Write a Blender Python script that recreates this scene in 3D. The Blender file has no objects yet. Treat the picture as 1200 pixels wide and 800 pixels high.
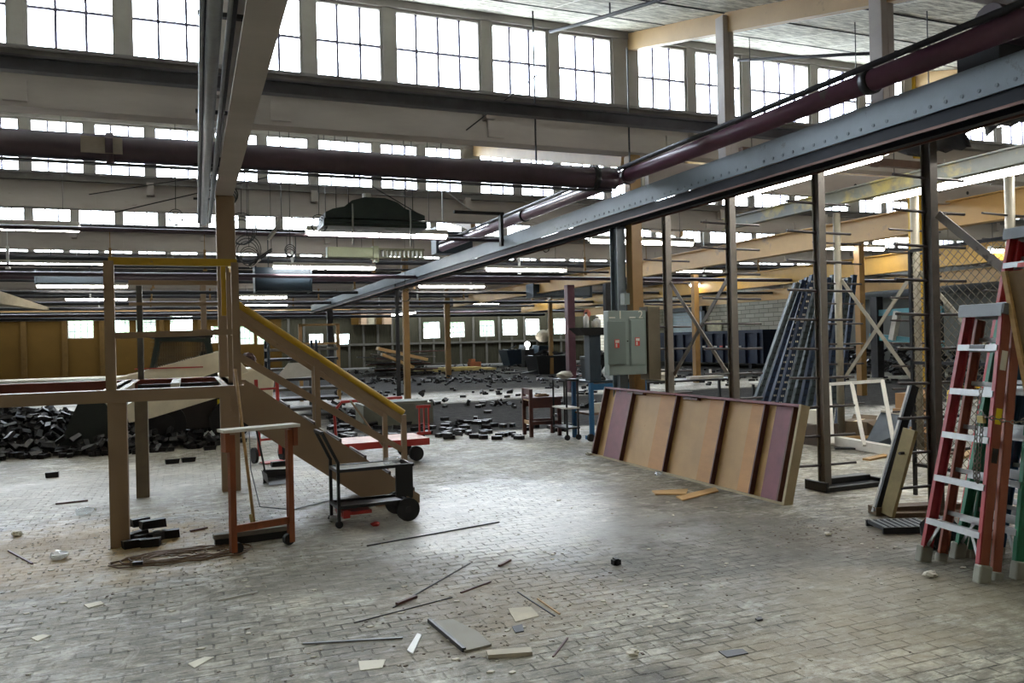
import bpy, bmesh, math, random
from mathutils import Vector, Matrix
random.seed(7)
PI = math.pi
C = bpy.context.scene.collection
SC = bpy.context.scene

# ------------------------------------------------------------------ camera
F = 944.0; ROLL = .023; PSI = math.radians(21.8); EYE = 1.6
c_, s_ = math.cos(ROLL), math.sin(ROLL); cp, sp = math.cos(PSI), math.sin(PSI)
cam_d = bpy.data.cameras.new('camera'); cam = bpy.data.objects.new('camera', cam_d); C.objects.link(cam)
fw = Vector((sp, cp, 0)); rt = Vector((cp, -sp, 0)); up = Vector((0, 0, 1))
cr = rt*c_ - up*s_; cu = rt*s_ + up*c_
m = Matrix((cr, cu, -fw)).transposed().to_4x4(); m.translation = (0, 0, EYE)
cam.matrix_world = m
cam_d.sensor_width = 36; cam_d.lens = F/1200*36; cam_d.clip_start = .05; cam_d.clip_end = 400
SC.camera = cam

def ray(u, v):
    dx, dv = (u-600)/F, (v-400)/F
    h = dx*c_-dv*s_; d = dv*c_+dx*s_
    return Vector((sp+h*cp, cp-h*sp, -d))
def G(u, v, Z=0.0):
    r = ray(u, v); t = (Z-EYE)/r.z; return Vector((r.x*t, r.y*t, Z))
def AY(u, v, Y):
    r = ray(u, v); t = Y/r.y; return Vector((r.x*t, Y, EYE+r.z*t))
def AX(u, v, X):
    r = ray(u, v); t = X/r.x; return Vector((X, r.y*t, EYE+r.z*t))

# ------------------------------------------------------------------ light
w = bpy.data.worlds.new('overcast_sky'); SC.world = w; w.use_nodes = True
bg = w.node_tree.nodes['Background']; bg.inputs['Color'].default_value = (.86, .93, 1, 1); bg.inputs['Strength'].default_value = 16.0
SC.view_settings.view_transform = 'Standard'; SC.view_settings.look = 'None'
SC.view_settings.gamma = 1; SC.view_settings.use_curve_mapping = False
SC.view_settings.exposure = 0.8
SC.cycles.max_bounces = 7; SC.cycles.diffuse_bounces = 5; SC.cycles.glossy_bounces = 3
SC.cycles.transparent_max_bounces = 12; SC.cycles.use_denoising = True
SC.cycles.sample_clamp_indirect = 6
TUBE = 28.0
ROW0, PITCH = 9.56, 6.42          # clerestory row 1 and the spacing of the saw-tooth rows
NROW = 8
SILL, HEAD, CHORD = 4.70, 5.65, 4.10
def rowY(n): return ROW0+(n-1)*PITCH
XL, XR, YB, YF = -14.0, 30.0, -9.7, 57.0
for n in range(-1, NROW+1):       # light portals in the clerestory openings
    a = bpy.data.lights.new('daylight_portal', 'AREA'); a.shape = 'RECTANGLE'; a.size = XR-XL; a.size_y = 1.1
    a.cycles.is_portal = True
    o = bpy.data.objects.new('daylight_portal', a); C.objects.link(o)
    o.location = ((XL+XR)/2, rowY(n)+.14, (SILL+HEAD)/2); o.rotation_euler = (-PI/2, 0, 0)

# ------------------------------------------------------------------ materials
def lin(h):
    r = []
    for i in (0, 2, 4):
        v = int(h[i:i+2], 16)/255
        r.append(v/12.92 if v <= .04045 else ((v+.055)/1.055)**2.4)
    return (*r, 1)
def mixc(c, k): return tuple(min(1, x*k) for x in c[:3])+(1,)
MATS = {}
def mat(name, hexc, rough=.6, metal=0, var=.22, scale=4, bump=.0, spots=None, stretch=(1, 1, 1), spec=.5):
    if name in MATS: return MATS[name]
    m = bpy.data.materials.new(name); m.use_nodes = True; MATS[name] = m
    nt = m.node_tree; N = nt.nodes; L = nt.links; b = N['Principled BSDF']
    b.inputs['Roughness'].default_value = rough; b.inputs['Metallic'].default_value = metal
    b.inputs['Specular IOR Level'].default_value = spec
    tc = N.new('ShaderNodeTexCoord'); mp = N.new('ShaderNodeMapping'); mp.inputs['Scale'].default_value = stretch
    L.new(tc.outputs['Object'], mp.inputs[0])
    no = N.new('ShaderNodeTexNoise'); no.inputs['Scale'].default_value = scale; no.inputs['Detail'].default_value = 6; no.inputs['Roughness'].default_value = .65
    L.new(mp.outputs[0], no.inputs['Vector'])
    cr_ = N.new('ShaderNodeValToRGB'); e = cr_.color_ramp.elements
    c = lin(hexc); e[0].position = .3; e[1].position = .7
    e[0].color = mixc(c, 1-var); e[1].color = mixc(c, 1+var)
    L.new(no.outputs['Fac'], cr_.inputs[0]); col = cr_.outputs[0]
    if spots:
        n2 = N.new('ShaderNodeTexNoise'); n2.inputs['Scale'].default_value = spots[1]; n2.inputs['Detail'].default_value = 8; n2.inputs['Roughness'].default_value = .7
        L.new(mp.outputs[0], n2.inputs['Vector'])
        r2 = N.new('ShaderNodeValToRGB'); r2.color_ramp.elements[0].position = spots[2]; r2.color_ramp.elements[1].position = spots[2]+.08
        L.new(n2.outputs['Fac'], r2.inputs[0])
        mx = N.new('ShaderNodeMixRGB'); L.new(r2.outputs[0], mx.inputs[0]); L.new(col, mx.inputs[1]); mx.inputs[2].default_value = lin(spots[0]); col = mx.outputs[0]
    L.new(col, b.inputs['Base Color'])
    if bump:
        bm_ = N.new('ShaderNodeBump'); bm_.inputs['Strength'].default_value = bump; bm_.inputs['Distance'].default_value = .02
        L.new(no.outputs['Fac'], bm_.inputs['Height']); L.new(bm_.outputs[0], b.inputs['Normal'])
    return m
def emis(name, col, s):
    m = bpy.data.materials.new(name); m.use_nodes = True
    b = m.node_tree.nodes['Principled BSDF']; b.inputs['Base Color'].default_value = (.9, .9, .9, 1)
    b.inputs['Emission Color'].default_value = (*col, 1); b.inputs['Emission Strength'].default_value = s
    MATS[name] = m; return m
def glass(name, col, alpha, rough=.1):
    m = bpy.data.materials.new(name); m.use_nodes = True; nt = m.node_tree; N = nt.nodes; L = nt.links
    N.remove(N['Principled BSDF']); out = N['Material Output']
    t = N.new('ShaderNodeBsdfTransparent'); t.inputs[0].default_value = (*col, 1)
    g = N.new('ShaderNodeBsdfGlossy'); g.inputs['Roughness'].default_value = rough; g.inputs[0].default_value = (.8, .8, .8, 1)
    d = N.new('ShaderNodeBsdfTranslucent'); d.inputs[0].default_value = (.8, .82, .8, 1)
    a1 = N.new('ShaderNodeMixShader'); a1.inputs[0].default_value = .5; L.new(g.outputs[0], a1.inputs[1]); L.new(d.outputs[0], a1.inputs[2])
    a2 = N.new('ShaderNodeMixShader'); a2.inputs[0].default_value = alpha; L.new(t.outputs[0], a2.inputs[1]); L.new(a1.outputs[0], a2.inputs[2])
    L.new(a2.outputs[0], out.inputs[0]); MATS[name] = m; return m

TAN = mat('tan_paint', '927b63', .5, var=.1, scale=2, spots=('5a4a3a', 6, .68))
TANB = mat('beam_paint', 'a79f99', .6, var=.14, scale=1.5, spots=('5b544c', 3.5, .66), stretch=(.4, 1, 1.6))
RAFT = mat('rafter_paint', 'ad9065', .5, var=.12, scale=2, spots=('7d6748', 5, .64))
TANY = mat('ochre_paint', '866638', .5, var=.12, scale=2, spots=('5d4a2c', 4, .66))
YEL = mat('yellow_paint', 'b8921f', .45, var=.12, scale=3, spots=('8a7350', 8, .66))
GIRD = mat('girder_yellow', 'b8955c', .5, var=.12, scale=1.2, spots=('8f7a5e', 1.2, .6))
SILLM = mat('sill_grey', '6b6866', .6, var=.15)
FRAME = mat('sash_grey', '8b8680', .6, var=.1)
RAILM = mat('rail_blue_grey', '67737b', .45, .1, var=.12, scale=2.5, spots=('4d5254', 6, .62))
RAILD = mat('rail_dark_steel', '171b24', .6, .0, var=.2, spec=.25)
PURP = mat('purple_brown_pipe', '45363f', .4, .0, var=.2, scale=3)
REDP = mat('maroon_pipe', '573648', .3, .0, var=.2, scale=2, spots=('55504e', 4, .6))
DARK = mat('dark_steel', '2b2b2d', .5, .4, var=.3)
PIPE = mat('dark_conduit', '33343a', .5, .3, var=.3)
SILV = mat('galvanised', '8e9296', .4, .6, var=.2, scale=6)
POST = mat('rack_post_steel', '6e6860', .5, .2, var=.22, scale=3, spots=('332d29', 5, .6))
POSTL = mat('rack_post_pale', '857f70', .5, .1, var=.15, scale=3)
ARM = mat('rack_arm_steel', '3b3434', .5, .3, var=.3)
ROOFT = mat('roof_top', '6b6b6b', .9)
WOOD = mat('plain_wood', 'a88655', .6, var=.25, scale=3, stretch=(1, 1, 6))
BROWNW = mat('brown_wood', '54302a', .5, var=.25, scale=5)
ORANW = mat('orange_wood', '7f421f', .5, var=.25, scale=5, stretch=(3, 3, .6))
PLY = mat('plywood_tan', 'b5925f', .55, var=.12, scale=2.5, spots=('8d6a42', 5, .66))
PLYW = mat('plywood_orange', 'b8884f', .55, var=.15, scale=5, stretch=(1, .3, 1))
MAROW = mat('maroon_wood', '76414a', .55, var=.2, scale=4)
EDGEW = mat('edge_wood', 'a39473', .6, var=.15)
WHT = mat('dirty_white', 'cfccc4', .6, var=.12, scale=5)
PAPER = mat('paper', 'd8d3c4', .8, var=.08)
CREAM = mat('cream_paint', 'e0d6bd', .45, var=.12, scale=3, spots=('6e6552', 5, .66))
BLK = mat('black_paint', '17181a', .4, .1, var=.3)
BLOCK = mat('creosote_block', '161516', .42, 0, var=.5, scale=9, bump=.4, spots=('4a4742', 7, .68), spec=.35)
RUB = mat('tyre_rubber', '1b1b1c', .75, var=.2)
REDM = mat('red_paint', 'a8302b', .4, var=.15)
LRED = mat('ladder_red', '99363c', .4, var=.12, scale=5)
LORG = mat('ladder_orange', '90523f', .45, var=.12, scale=5)
LGRN = mat('ladder_green', '1f6b4c', .45, var=.12)
LBLU = mat('ladder_blue', '1c4a68', .45, var=.12)
LDR = mat('ladder_deep_red', 'a31f22', .4, var=.12)
ALU = mat('aluminium', 'a3a5a4', .45, .5, var=.12, scale=8)
CAPG = mat('ladder_cap_grey', '6f7376', .5, .2, var=.12)
RUBG = mat('boot_grey', '8a8a80', .8, var=.15)
PANG = mat('panel_grey_green', '7d8a86', .4, .1, var=.05)
PAND = mat('panel_door_grey', '6d7a77', .4, .1, var=.05)
GRIL = mat('dark_grille', '3a3d40', .5, .5)
BLUE = mat('bench_blue', '1f5680', .4, .1, var=.15)
DBLU = mat('dark_blue_steel', '1d2c38', .45, .2, var=.2)
RBLU = mat('rack_deep_blue', '14263f', .45, .2, var=.25, scale=6)
RBLG = mat('rack_blue_grey', '333f44', .45, .2, var=.25, scale=6)
GRNH = mat('green_black_hood', '26332f', .45, .2, var=.2)
PALEG = mat('pale_green_duct', '99a083', .5, 0, var=.1)
CARD = mat('cardboard', '9c7a55', .8, var=.12)
CONC = mat('footing_concrete', '78746c', .9, var=.15)
TIRED = mat('sticker_red', 'c33a33', .5, var=.05)
YSTK = mat('sticker_yellow', 'd8c327', .5, var=.05)
TEAL = mat('teal_paint', '4f8f9c', .45, var=.1)
CHAIN = mat('chain_steel', '7c7a74', .4, .8)
BRASS = mat('brass', 'a99a66', .4, .6)
CORD = mat('brown_cord', '6b523a', .6, var=.15)
PLAST = mat('plastic_white', 'dcdedd', .35, var=.05)
DUCTG = mat('duct_grey', '6d7070', .5, .2, var=.12)
TREE = mat('tree_leaf', '55713f', .8, var=.4, scale=9)
EMT = emis('fluorescent_tube', (1, .97, .92), TUBE)
LED = emis('white_lamp_glow', (1, 1, 1), 12)
GL = glass('window_glass', (.95, .97, 1), .06)
GLD = glass('dusty_glass', (.8, .86, .85), .14, .3)
CLEARP = glass('clear_plastic', (.9, .93, .95), .35, .2)
BAG = glass('plastic_bag', (.8, .8, .78), .75, .3)

# ------------------------------------------------------------------ mesh helpers
class MB:
    def __init__(s): s.v = []; s.f = []
    def poly(s, vs, fs):
        k = len(s.v); s.v += [tuple(x) for x in vs]; s.f += [tuple(i+k for i in f) for f in fs]; return s
    def box(s, x0, x1, y0, y1, z0, z1):
        return s.poly([(x0,y0,z0),(x1,y0,z0),(x1,y1,z0),(x0,y1,z0),(x0,y0,z1),(x1,y0,z1),(x1,y1,z1),(x0,y1,z1)],
                      [(0,3,2,1),(4,5,6,7),(0,1,5,4),(1,2,6,5),(2,3,7,6),(3,0,4,7)])
    def bar(s, a, b, w, h, upv=(0,0,1), w2=None, h2=None):
        a, b = Vector(a), Vector(b); d = (b-a).normalized(); u = Vector(upv)
        sd = d.cross(u)
        if sd.length < 1e-4: u = Vector((1,0,0)); sd = d.cross(u)
        sd.normalize(); u = sd.cross(d).normalized(); vs = []
        for p, ww, hh in ((a, w, h), (b, w2 or w, h2 or h)):
            for i, j in ((-1,-1),(1,-1),(1,1),(-1,1)): vs.append(p+sd*(i*ww/2)+u*(j*hh/2))
        return s.poly(vs, [(0,1,2,3),(7,6,5,4),(0,4,5,1),(1,5,6,2),(2,6,7,3),(3,7,4,0)])
    def tube(s, pts, r, n=10, cap=True):
        pts = [Vector(p) for p in pts]; vs = []; fs = []; prev = None
        for i, p in enumerate(pts):
            d = ((pts[min(i+1, len(pts)-1)]-p).normalized()+(p-pts[max(i-1, 0)]).normalized())
            if d.length < 1e-6: d = Vector((0, 0, 1))
            d.normalize()
            if prev is None:
                t = Vector((0,0,1)) if abs(d.z) < .9 else Vector((1,0,0)); e = d.cross(t).normalized()
            else: e = (prev-d*prev.dot(d)).normalized()
            prev = e; g_ = d.cross(e); rr = r[i] if isinstance(r, (list, tuple)) else r
            for k in range(n): q = 2*PI*k/n; vs.append(p+e*(rr*math.cos(q))+g_*(rr*math.sin(q)))
        for i in range(len(pts)-1):
            for k in range(n): a = i*n+k; b = i*n+(k+1) % n; fs.append((a, b, b+n, a+n))
        if cap: fs.append(tuple(range(n-1, -1, -1))); fs.append(tuple(range(len(vs)-n, len(vs))))
        return s.poly(vs, fs)
    def prism(s, prof, a, b):      # prof: list of points (Vector), extruded by vector from a to b
        n = len(prof); off = Vector(b)-Vector(a)
        vs = [Vector(p) for p in prof]+[Vector(p)+off for p in prof]
        return s.poly(vs, [tuple(range(n-1, -1, -1)), tuple(range(n, 2*n))]+[(i, (i+1) % n, n+(i+1) % n, n+i) for i in range(n)])
    def sph(s, c, r, sc=(1,1,1), n=10, jit=0, rnd=random):
        k = []; c = Vector(c); vs = []; m_ = n//2
        vs.append(c+Vector((0,0,r*sc[2])))
        for i in range(1, m_):
            t = PI*i/m_
            for j in range(n):
                q = 2*PI*j/n; rr = r*(1+rnd.uniform(-jit, jit)); vs.append(c+Vector((rr*sc[0]*math.sin(t)*math.cos(q), rr*sc[1]*math.sin(t)*math.sin(q), rr*sc[2]*math.cos(t))))
        vs.append(c-Vector((0,0,r*sc[2]))); fs = []
        for j in range(n): fs.append((0, 1+j, 1+(j+1) % n))
        for i in range(m_-2):
            for j in range(n): a = 1+i*n+j; b = 1+i*n+(j+1) % n; fs.append((a, a+n, b+n, b))
        L_ = len(vs)-1
        for j in range(n): fs.append((L_, 1+(m_-2)*n+(j+1) % n, 1+(m_-2)*n+j))
        return s.poly(vs, fs)
    def xf(s, M, k=0):
        s.v[k:] = [tuple(M @ Vector(p)) for p in s.v[k:]]; return s
    def mesh(s, name):
        me = bpy.data.meshes.new(name); me.from_pydata(s.v, [], s.f); me.update()
        bm = bmesh.new(); bm.from_mesh(me); bmesh.ops.recalc_face_normals(bm, faces=bm.faces); bm.to_mesh(me); bm.free()
        return me
    def build(s, name, material, parent=None, smooth=False, bevel=0, sub=0):
        me = s.mesh(name); me.materials.append(material)
        if smooth:
            for p in me.polygons: p.use_smooth = len(p.vertices) <= 4
        o = bpy.data.objects.new(name, me); C.objects.link(o)
        if parent: o.parent = parent
        if bevel:
            b = o.modifiers.new('soft_edges', 'BEVEL'); b.width = bevel; b.segments = 2; b.limit_method = 'ANGLE'
        return o
def tag(o, label, cat=None, group=None, kind=None):
    if label: o['label'] = label
    if cat: o['category'] = cat
    if group: o['group'] = group
    if kind: o['kind'] = kind
    return o
def thing(name, label, cat, loc=(0,0,0), rz=0, group=None, kind=None):
    o = bpy.data.objects.new(name, None); C.objects.link(o); o.location = loc; o.rotation_euler = (0, 0, rz)
    o.empty_display_size = .1
    return tag(o, label, cat, group, kind)
def struct(o, label, cat='structure'): return tag(o, label, cat, None, 'structure')
def copy_tree(root, loc=None, rot=None, label=None):
    r = root.copy(); C.objects.link(r)
    for ch in list(root.children):
        c = ch.copy(); C.objects.link(c); c.parent = r
        for g_ in list(ch.children):
            d = g_.copy(); C.objects.link(d); d.parent = c
    if loc is not None: r.location = loc
    if rot is not None: r.rotation_euler = rot
    if label: r['label'] = label
    return r
def single(mb, name, label, cat, material, group=None, kind=None, origin=None, **k):
    """one-mesh thing; the origin is put at the base of its bounds"""
    if origin is None:
        xs = [p[0] for p in mb.v]; ys = [p[1] for p in mb.v]; zs = [p[2] for p in mb.v]
        origin = ((min(xs)+max(xs))/2, (min(ys)+max(ys))/2, min(zs))
    mb.xf(Matrix.Translation(-Vector(origin)))
    o = mb.build(name, material, **k); o.location = origin
    return tag(o, label, cat, group, kind)

# ------------------------------------------------------------------ floor
def floor_material():
    m = bpy.data.materials.new('wood_block_floor'); m.use_nodes = True
    nt = m.node_tree; N = nt.nodes; L = nt.links; b = N['Principled BSDF']
    tc = N.new('ShaderNodeTexCoord'); co = tc.outputs['Object']
    def noise(scale, detail=5, rough=.6, stretch=None, dist=0):
        n = N.new('ShaderNodeTexNoise'); n.inputs['Scale'].default_value = scale; n.inputs['Detail'].default_value = detail
        n.inputs['Roughness'].default_value = rough; n.inputs['Distortion'].default_value = dist
        if stretch:
            mp = N.new('ShaderNodeMapping'); mp.inputs['Scale'].default_value = stretch; L.new(co, mp.inputs[0]); L.new(mp.outputs[0], n.inputs['Vector'])
        else: L.new(co, n.inputs['Vector'])
        return n.outputs['Fac']
    def ramp(fac, stops, interp='LINEAR'):
        r = N.new('ShaderNodeValToRGB'); r.color_ramp.interpolation = interp
        while len(r.color_ramp.elements) < len(stops): r.color_ramp.elements.new(.5)
        for e, (p, c) in zip(r.color_ramp.elements, stops): e.position = p; e.color = c if isinstance(c, tuple) else (c, c, c, 1)
        L.new(fac, r.inputs[0]); return r.outputs[0]
    def mix(fac, a, bb, mode='MIX'):
        x = N.new('ShaderNodeMixRGB'); x.blend_type = mode
        for i, s in enumerate((fac, a, bb)):
            if isinstance(s, (int, float)): x.inputs[i].default_value = s if i == 0 else (s, s, s, 1)
            elif isinstance(s, tuple): x.inputs[i].default_value = s
            else: L.new(s, x.inputs[i])
        return x.outputs[0]
    def mth(op, a, bb=None):
        x = N.new('ShaderNodeMath'); x.operation = op
        for i, s in enumerate((a, bb)):
            if s is None: continue
            if isinstance(s, (int, float)): x.inputs[i].default_value = s
            else: L.new(s, x.inputs[i])
        return x.outputs[0]
    # warped coordinates so that the courses are not ruler straight
    br = N.new('ShaderNodeTexBrick'); L.new(co, br.inputs['Vector'])
    br.inputs['Scale'].default_value = 1; br.inputs['Brick Width'].default_value = .17; br.inputs['Row Height'].default_value = .088
    br.inputs['Mortar Size'].default_value = .007; br.inputs['Mortar Smooth'].default_value = .35; br.inputs['Bias'].default_value = 0
    br.inputs['Color1'].default_value = (.36, .36, .36, 1); br.inputs['Color2'].default_value = (.64, .64, .64, 1); br.inputs['Mortar'].default_value = (.5, .5, .5, 1)
    base = ramp(noise(.55, 8, .62), [(.32, lin('6f6c64')), (.5, lin('9a978d')), (.66, lin('c6c3b8'))])
    base = mix(.3, base, br.outputs['Color'], 'OVERLAY')
    fine = ramp(noise(7, 8, .75, (1, 2.2, 1)), [(.32, lin('4f4b43')), (.5, lin('96938a')), (.68, lin('e6e4dc'))])
    base = mix(.85, base, fine, 'OVERLAY')
    lime = ramp(noise(2.3, 9, .75, (1, 1.8, 1), .4), [(.55, 0.), (.66, 1.)])
    base = mix(mth('MULTIPLY', lime, .7), base, lin('d9d7cf'))
    st2 = ramp(noise(6, 9, .8, (.5, 2.6, 1), .3), [(.56, 0.), (.64, 1.)])
    base = mix(mth('MULTIPLY', st2, .55), base, lin('e2e0d8'))
    st3 = ramp(noise(5, 9, .8, (.45, 2.4, 1.7), .5), [(.36, 1.), (.44, 0.)])
    base = mix(mth('MULTIPLY', st3, .6), base, lin('45413a'))
    dk = ramp(noise(1.7, 9, .72, (1, 2.6, 1), .6), [(.57, 0.), (.70, 1.)])
    base = mix(mth('MULTIPLY', dk, .75), base, lin('3f3c38'))
    bl = ramp(noise(.95, 9, .78, (1, 1.5, 1), .9), [(.50, 0.), (.62, 1.)])
    base = mix(mth('MULTIPLY', bl, .5), base, lin('5a554b'))
    bl2 = ramp(noise(1.3, 9, .8, (1.2, 1, 3), 1.2), [(.54, 0.), (.62, 1.)])
    base = mix(mth('MULTIPLY', bl2, .45), base, lin('cbc6b8'))
    # mortar joints, fading in and out where dust has filled them
    jn = mth('MULTIPLY', ramp(noise(4.5, 8, .85), [(.44, .0), (.58, 1.)]), ramp(noise(.6, 8, .8, None, .8), [(.44, .12), (.58, .9)]))
    base = mix(mth('MULTIPLY', mth('MULTIPLY', br.outputs['Fac'], jn), .95), base, lin('2b2825'))
    # round and oval stains, and one painted oval of sheen, on the floor
    def spot(cx, cy, rx, ry, soft=.5, wob=.7):
        mp = N.new('ShaderNodeMapping'); mp.inputs['Location'].default_value = (-cx/rx, -cy/ry, 0); mp.inputs['Scale'].default_value = (1/rx, 1/ry, 0)
        L.new(co, mp.inputs[0]); ln = N.new('ShaderNodeVectorMath'); ln.operation = 'LENGTH'; L.new(mp.outputs[0], ln.inputs[0])
        nz = mth('MULTIPLY', mth('SUBTRACT', noise(1.9, 6, .7), .5), wob*2)
        v = mth('ADD', ln.outputs['Value'], nz)
        return ramp(v, [(max(0, 1-soft)*.5, 1.), (.5+soft*.0, 0.)]) if False else ramp(mth('MULTIPLY', v, .5), [((1-soft)*.5, 1.), (.5, 0.)])
    for cx, cy, rx, ry, col, k in ((5.0, 4.2, 2.6, 1.6, '5a554a', .55), (-.9, 7.4, 1.5, 1.4, 'a08450', .7), (-.2, 6.6, .9, .5, '8c7850', .5), (1.9, 4.75, 1.0, .75, '83735a', .55),
                                   (1.5, 4.1, .7, .3, '7d6d55', .4), (4.9, 4.9, .9, .5, '6e604a', .5), (3.6, 5.4, 1.8, 1.2, '4d4a42', .65),
                                   (2.4, 6.7, 1.9, 1.5, 'cfcec8', .3), (3.9, 3.7, .9, .8, 'b7a98d', .3), (-1.5, 10.7, 4.5, 1.8, 'bdbab0', .45),  # the first, pale oval paints the floor's sheen into its colour
                                   (2.9, 2.3, .4, .25, '262422', .8), (1.2, 5.6, 1.1, .5, '6f6a62', .5), (3.0, 3.2, 1.0, .5, 'a79a80', .4)):
        base = mix(mth('MULTIPLY', spot(cx, cy, rx, ry), k), base, lin(col))
    # bare tarred slab where the blocks have been taken up
    sx = N.new('ShaderNodeSeparateXYZ'); L.new(co, sx.inputs[0])
    wob = mth('MULTIPLY', mth('SUBTRACT', noise(.9, 6, .7), .5), 2.2)
    yy = mth('ADD', sx.outputs['Y'], wob); xx = mth('ADD', sx.outputs['X'], wob)
    def band(a, b_, s, t): 
        return mth('MULTIPLY', ramp(mth('MULTIPLY', yy, 1/60), [((a-s)/60, 0.), (a/60, 1.)]), ramp(mth('MULTIPLY', yy, 1/60), [(b_/60, 1.), ((b_+t)/60, 0.)]))
    xm = ramp(mth('MULTIPLY', mth('ADD', xx, 10), 1/60), [(12.2/60, 0.), (12.8/60, 1.)])
    tar = mth('MULTIPLY', band(13.6, 20.5, .3, .6), xm)
    far = ramp(mth('MULTIPLY', yy, 1/60), [(24/60, 0.), (26/60, 1.)])
    farn = ramp(noise(.35, 6, .7, (1, 3, 1)), [(.26, 0.), (.36, 1.)])
    tar2 = mth('MULTIPLY', mth('MULTIPLY', far, farn), xm)
    tarm = mth('MAXIMUM', tar, mth('MULTIPLY', tar2, .95))
    tarc = ramp(noise(5, 9, .8), [(.35, lin('1d1c1c')), (.6, lin('3a3937')), (.75, lin('77746e'))])
    base = mix(tarm, base, tarc)
    L.new(base, b.inputs['Base Color'])
    rg = ramp(noise(.8, 8, .7, None, .5), [(.35, .34), (.65, .7)])
    rg2 = mix(.45, rg, ramp(noise(9, 6, .7), [(.3, .3), (.7, .8)]))
    rg3 = mix(mth('MULTIPLY', spot(3.0, 7.0, 2.2, 2.0, .3, 1.1), .7), rg2, .26)
    rg4 = mix(tarm, rg3, .95)
    L.new(rg4, b.inputs['Roughness'])
    L.new(mix(tarm, mix(mth('MULTIPLY', spot(3.0, 7.0, 2.4, 2.2), 1.), .22, .6), .06), b.inputs['Specular IOR Level'])
    hgt = mth('SUBTRACT', mth('ADD', mth('MULTIPLY', noise(14, 6, .7), .5), mth('MULTIPLY', br.outputs['Color'], .5)), mth('MULTIPLY', mth('MULTIPLY', br.outputs['Fac'], jn), 1.1))
    bu = N.new('ShaderNodeBump'); bu.inputs['Strength'].default_value = .8; bu.inputs['Distance'].default_value = .012
    L.new(hgt, bu.inputs['Height']); L.new(bu.outputs[0], b.inputs['Normal'])
    return m
fl = MB().box(XL, XR, YB, YF, -.2, 0).build('floor', floor_material())
struct(fl, 'worn wood block factory floor, pale near and tar black further back', 'floor')
gr = MB().box(-120, 160, -60, 200, -.6, -.25).build('ground_outside', mat('outside_ground', '8a8f86', .9)); struct(gr, 'pale ground outside the far windows', 'ground')

# ------------------------------------------------------------------ saw-tooth roof
def ceiling_material():
    m = bpy.data.materials.new('fibre_board_ceiling'); m.use_nodes = True
    nt = m.node_tree; N = nt.nodes; L = nt.links; b = N['Principled BSDF']; b.inputs['Roughness'].default_value = .75
    tc = N.new('ShaderNodeTexCoord')
    mp = N.new('ShaderNodeMapping'); mp.inputs['Scale'].default_value = (1.0, 3.5, 1); L.new(tc.outputs['Object'], mp.inputs[0])
    n = N.new('ShaderNodeTexNoise'); n.inputs['Scale'].default_value = 5; n.inputs['Detail'].default_value = 7; n.inputs['Roughness'].default_value = .7; L.new(mp.outputs[0], n.inputs['Vector'])
    r = N.new('ShaderNodeValToRGB'); r.color_ramp.elements[0].position = .38; r.color_ramp.elements[1].position = .62
    r.color_ramp.elements[0].color = lin('8b897f'); r.color_ramp.elements[1].color = lin('f0eee2'); L.new(n.outputs['Fac'], r.inputs[0])
    w1 = N.new('ShaderNodeTexBrick'); L.new(tc.outputs['Object'], w1.inputs['Vector'])
    w1.offset = 0; w1.inputs['Scale'].default_value = 1; w1.inputs['Brick Width'].default_value = .81; w1.inputs['Row Height'].default_value = 30; w1.inputs['Mortar Size'].default_value = .014
    mx = N.new('ShaderNodeMixRGB'); L.new(w1.outputs['Fac'], mx.inputs[0]); L.new(r.outputs[0], mx.inputs[1]); mx.inputs[2].default_value = lin('f4f3ec')
    L.new(mx.outputs[0], b.inputs['Base Color'])
    bu = N.new('ShaderNodeBump'); bu.inputs['Strength'].default_value = .6; bu.inputs['Distance'].default_value = .02; L.new(n.outputs['Fac'], bu.inputs['Height']); L.new(bu.outputs[0], b.inputs['Normal'])
    return m
CEIL = ceiling_material()
ROWN = ['second row behind the camera', 'row behind the camera', 'row above the camera', 'nearest', 'second', 'third', 'fourth', 'fifth', 'sixth', 'seventh', 'farthest']
def rn(n): return ROWN[n+2] if n+2 < len(ROWN) else 'farthest'
for n in range(-1, NROW+1):
    y1 = rowY(n); y0 = y1-PITCH+.16
    z0, z1 = CHORD+.02, HEAD+.17
    d = .12
    mb = MB().poly([(XL,y0,z0),(XR,y0,z0),(XR,y1+.22,z1),(XL,y1+.22,z1),(XL,y0,z0+d),(XR,y0,z0+d),(XR,y1+.22,z1+d),(XL,y1+.22,z1+d)],
                   [(0,3,2,1),(4,5,6,7),(0,1,5,4),(1,2,6,5),(2,3,7,6),(3,0,4,7)])
    o = mb.build('ceiling', CEIL); struct(o, f'sloping whitish ceiling board rising to the {rn(n)} window row', 'ceiling')

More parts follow.
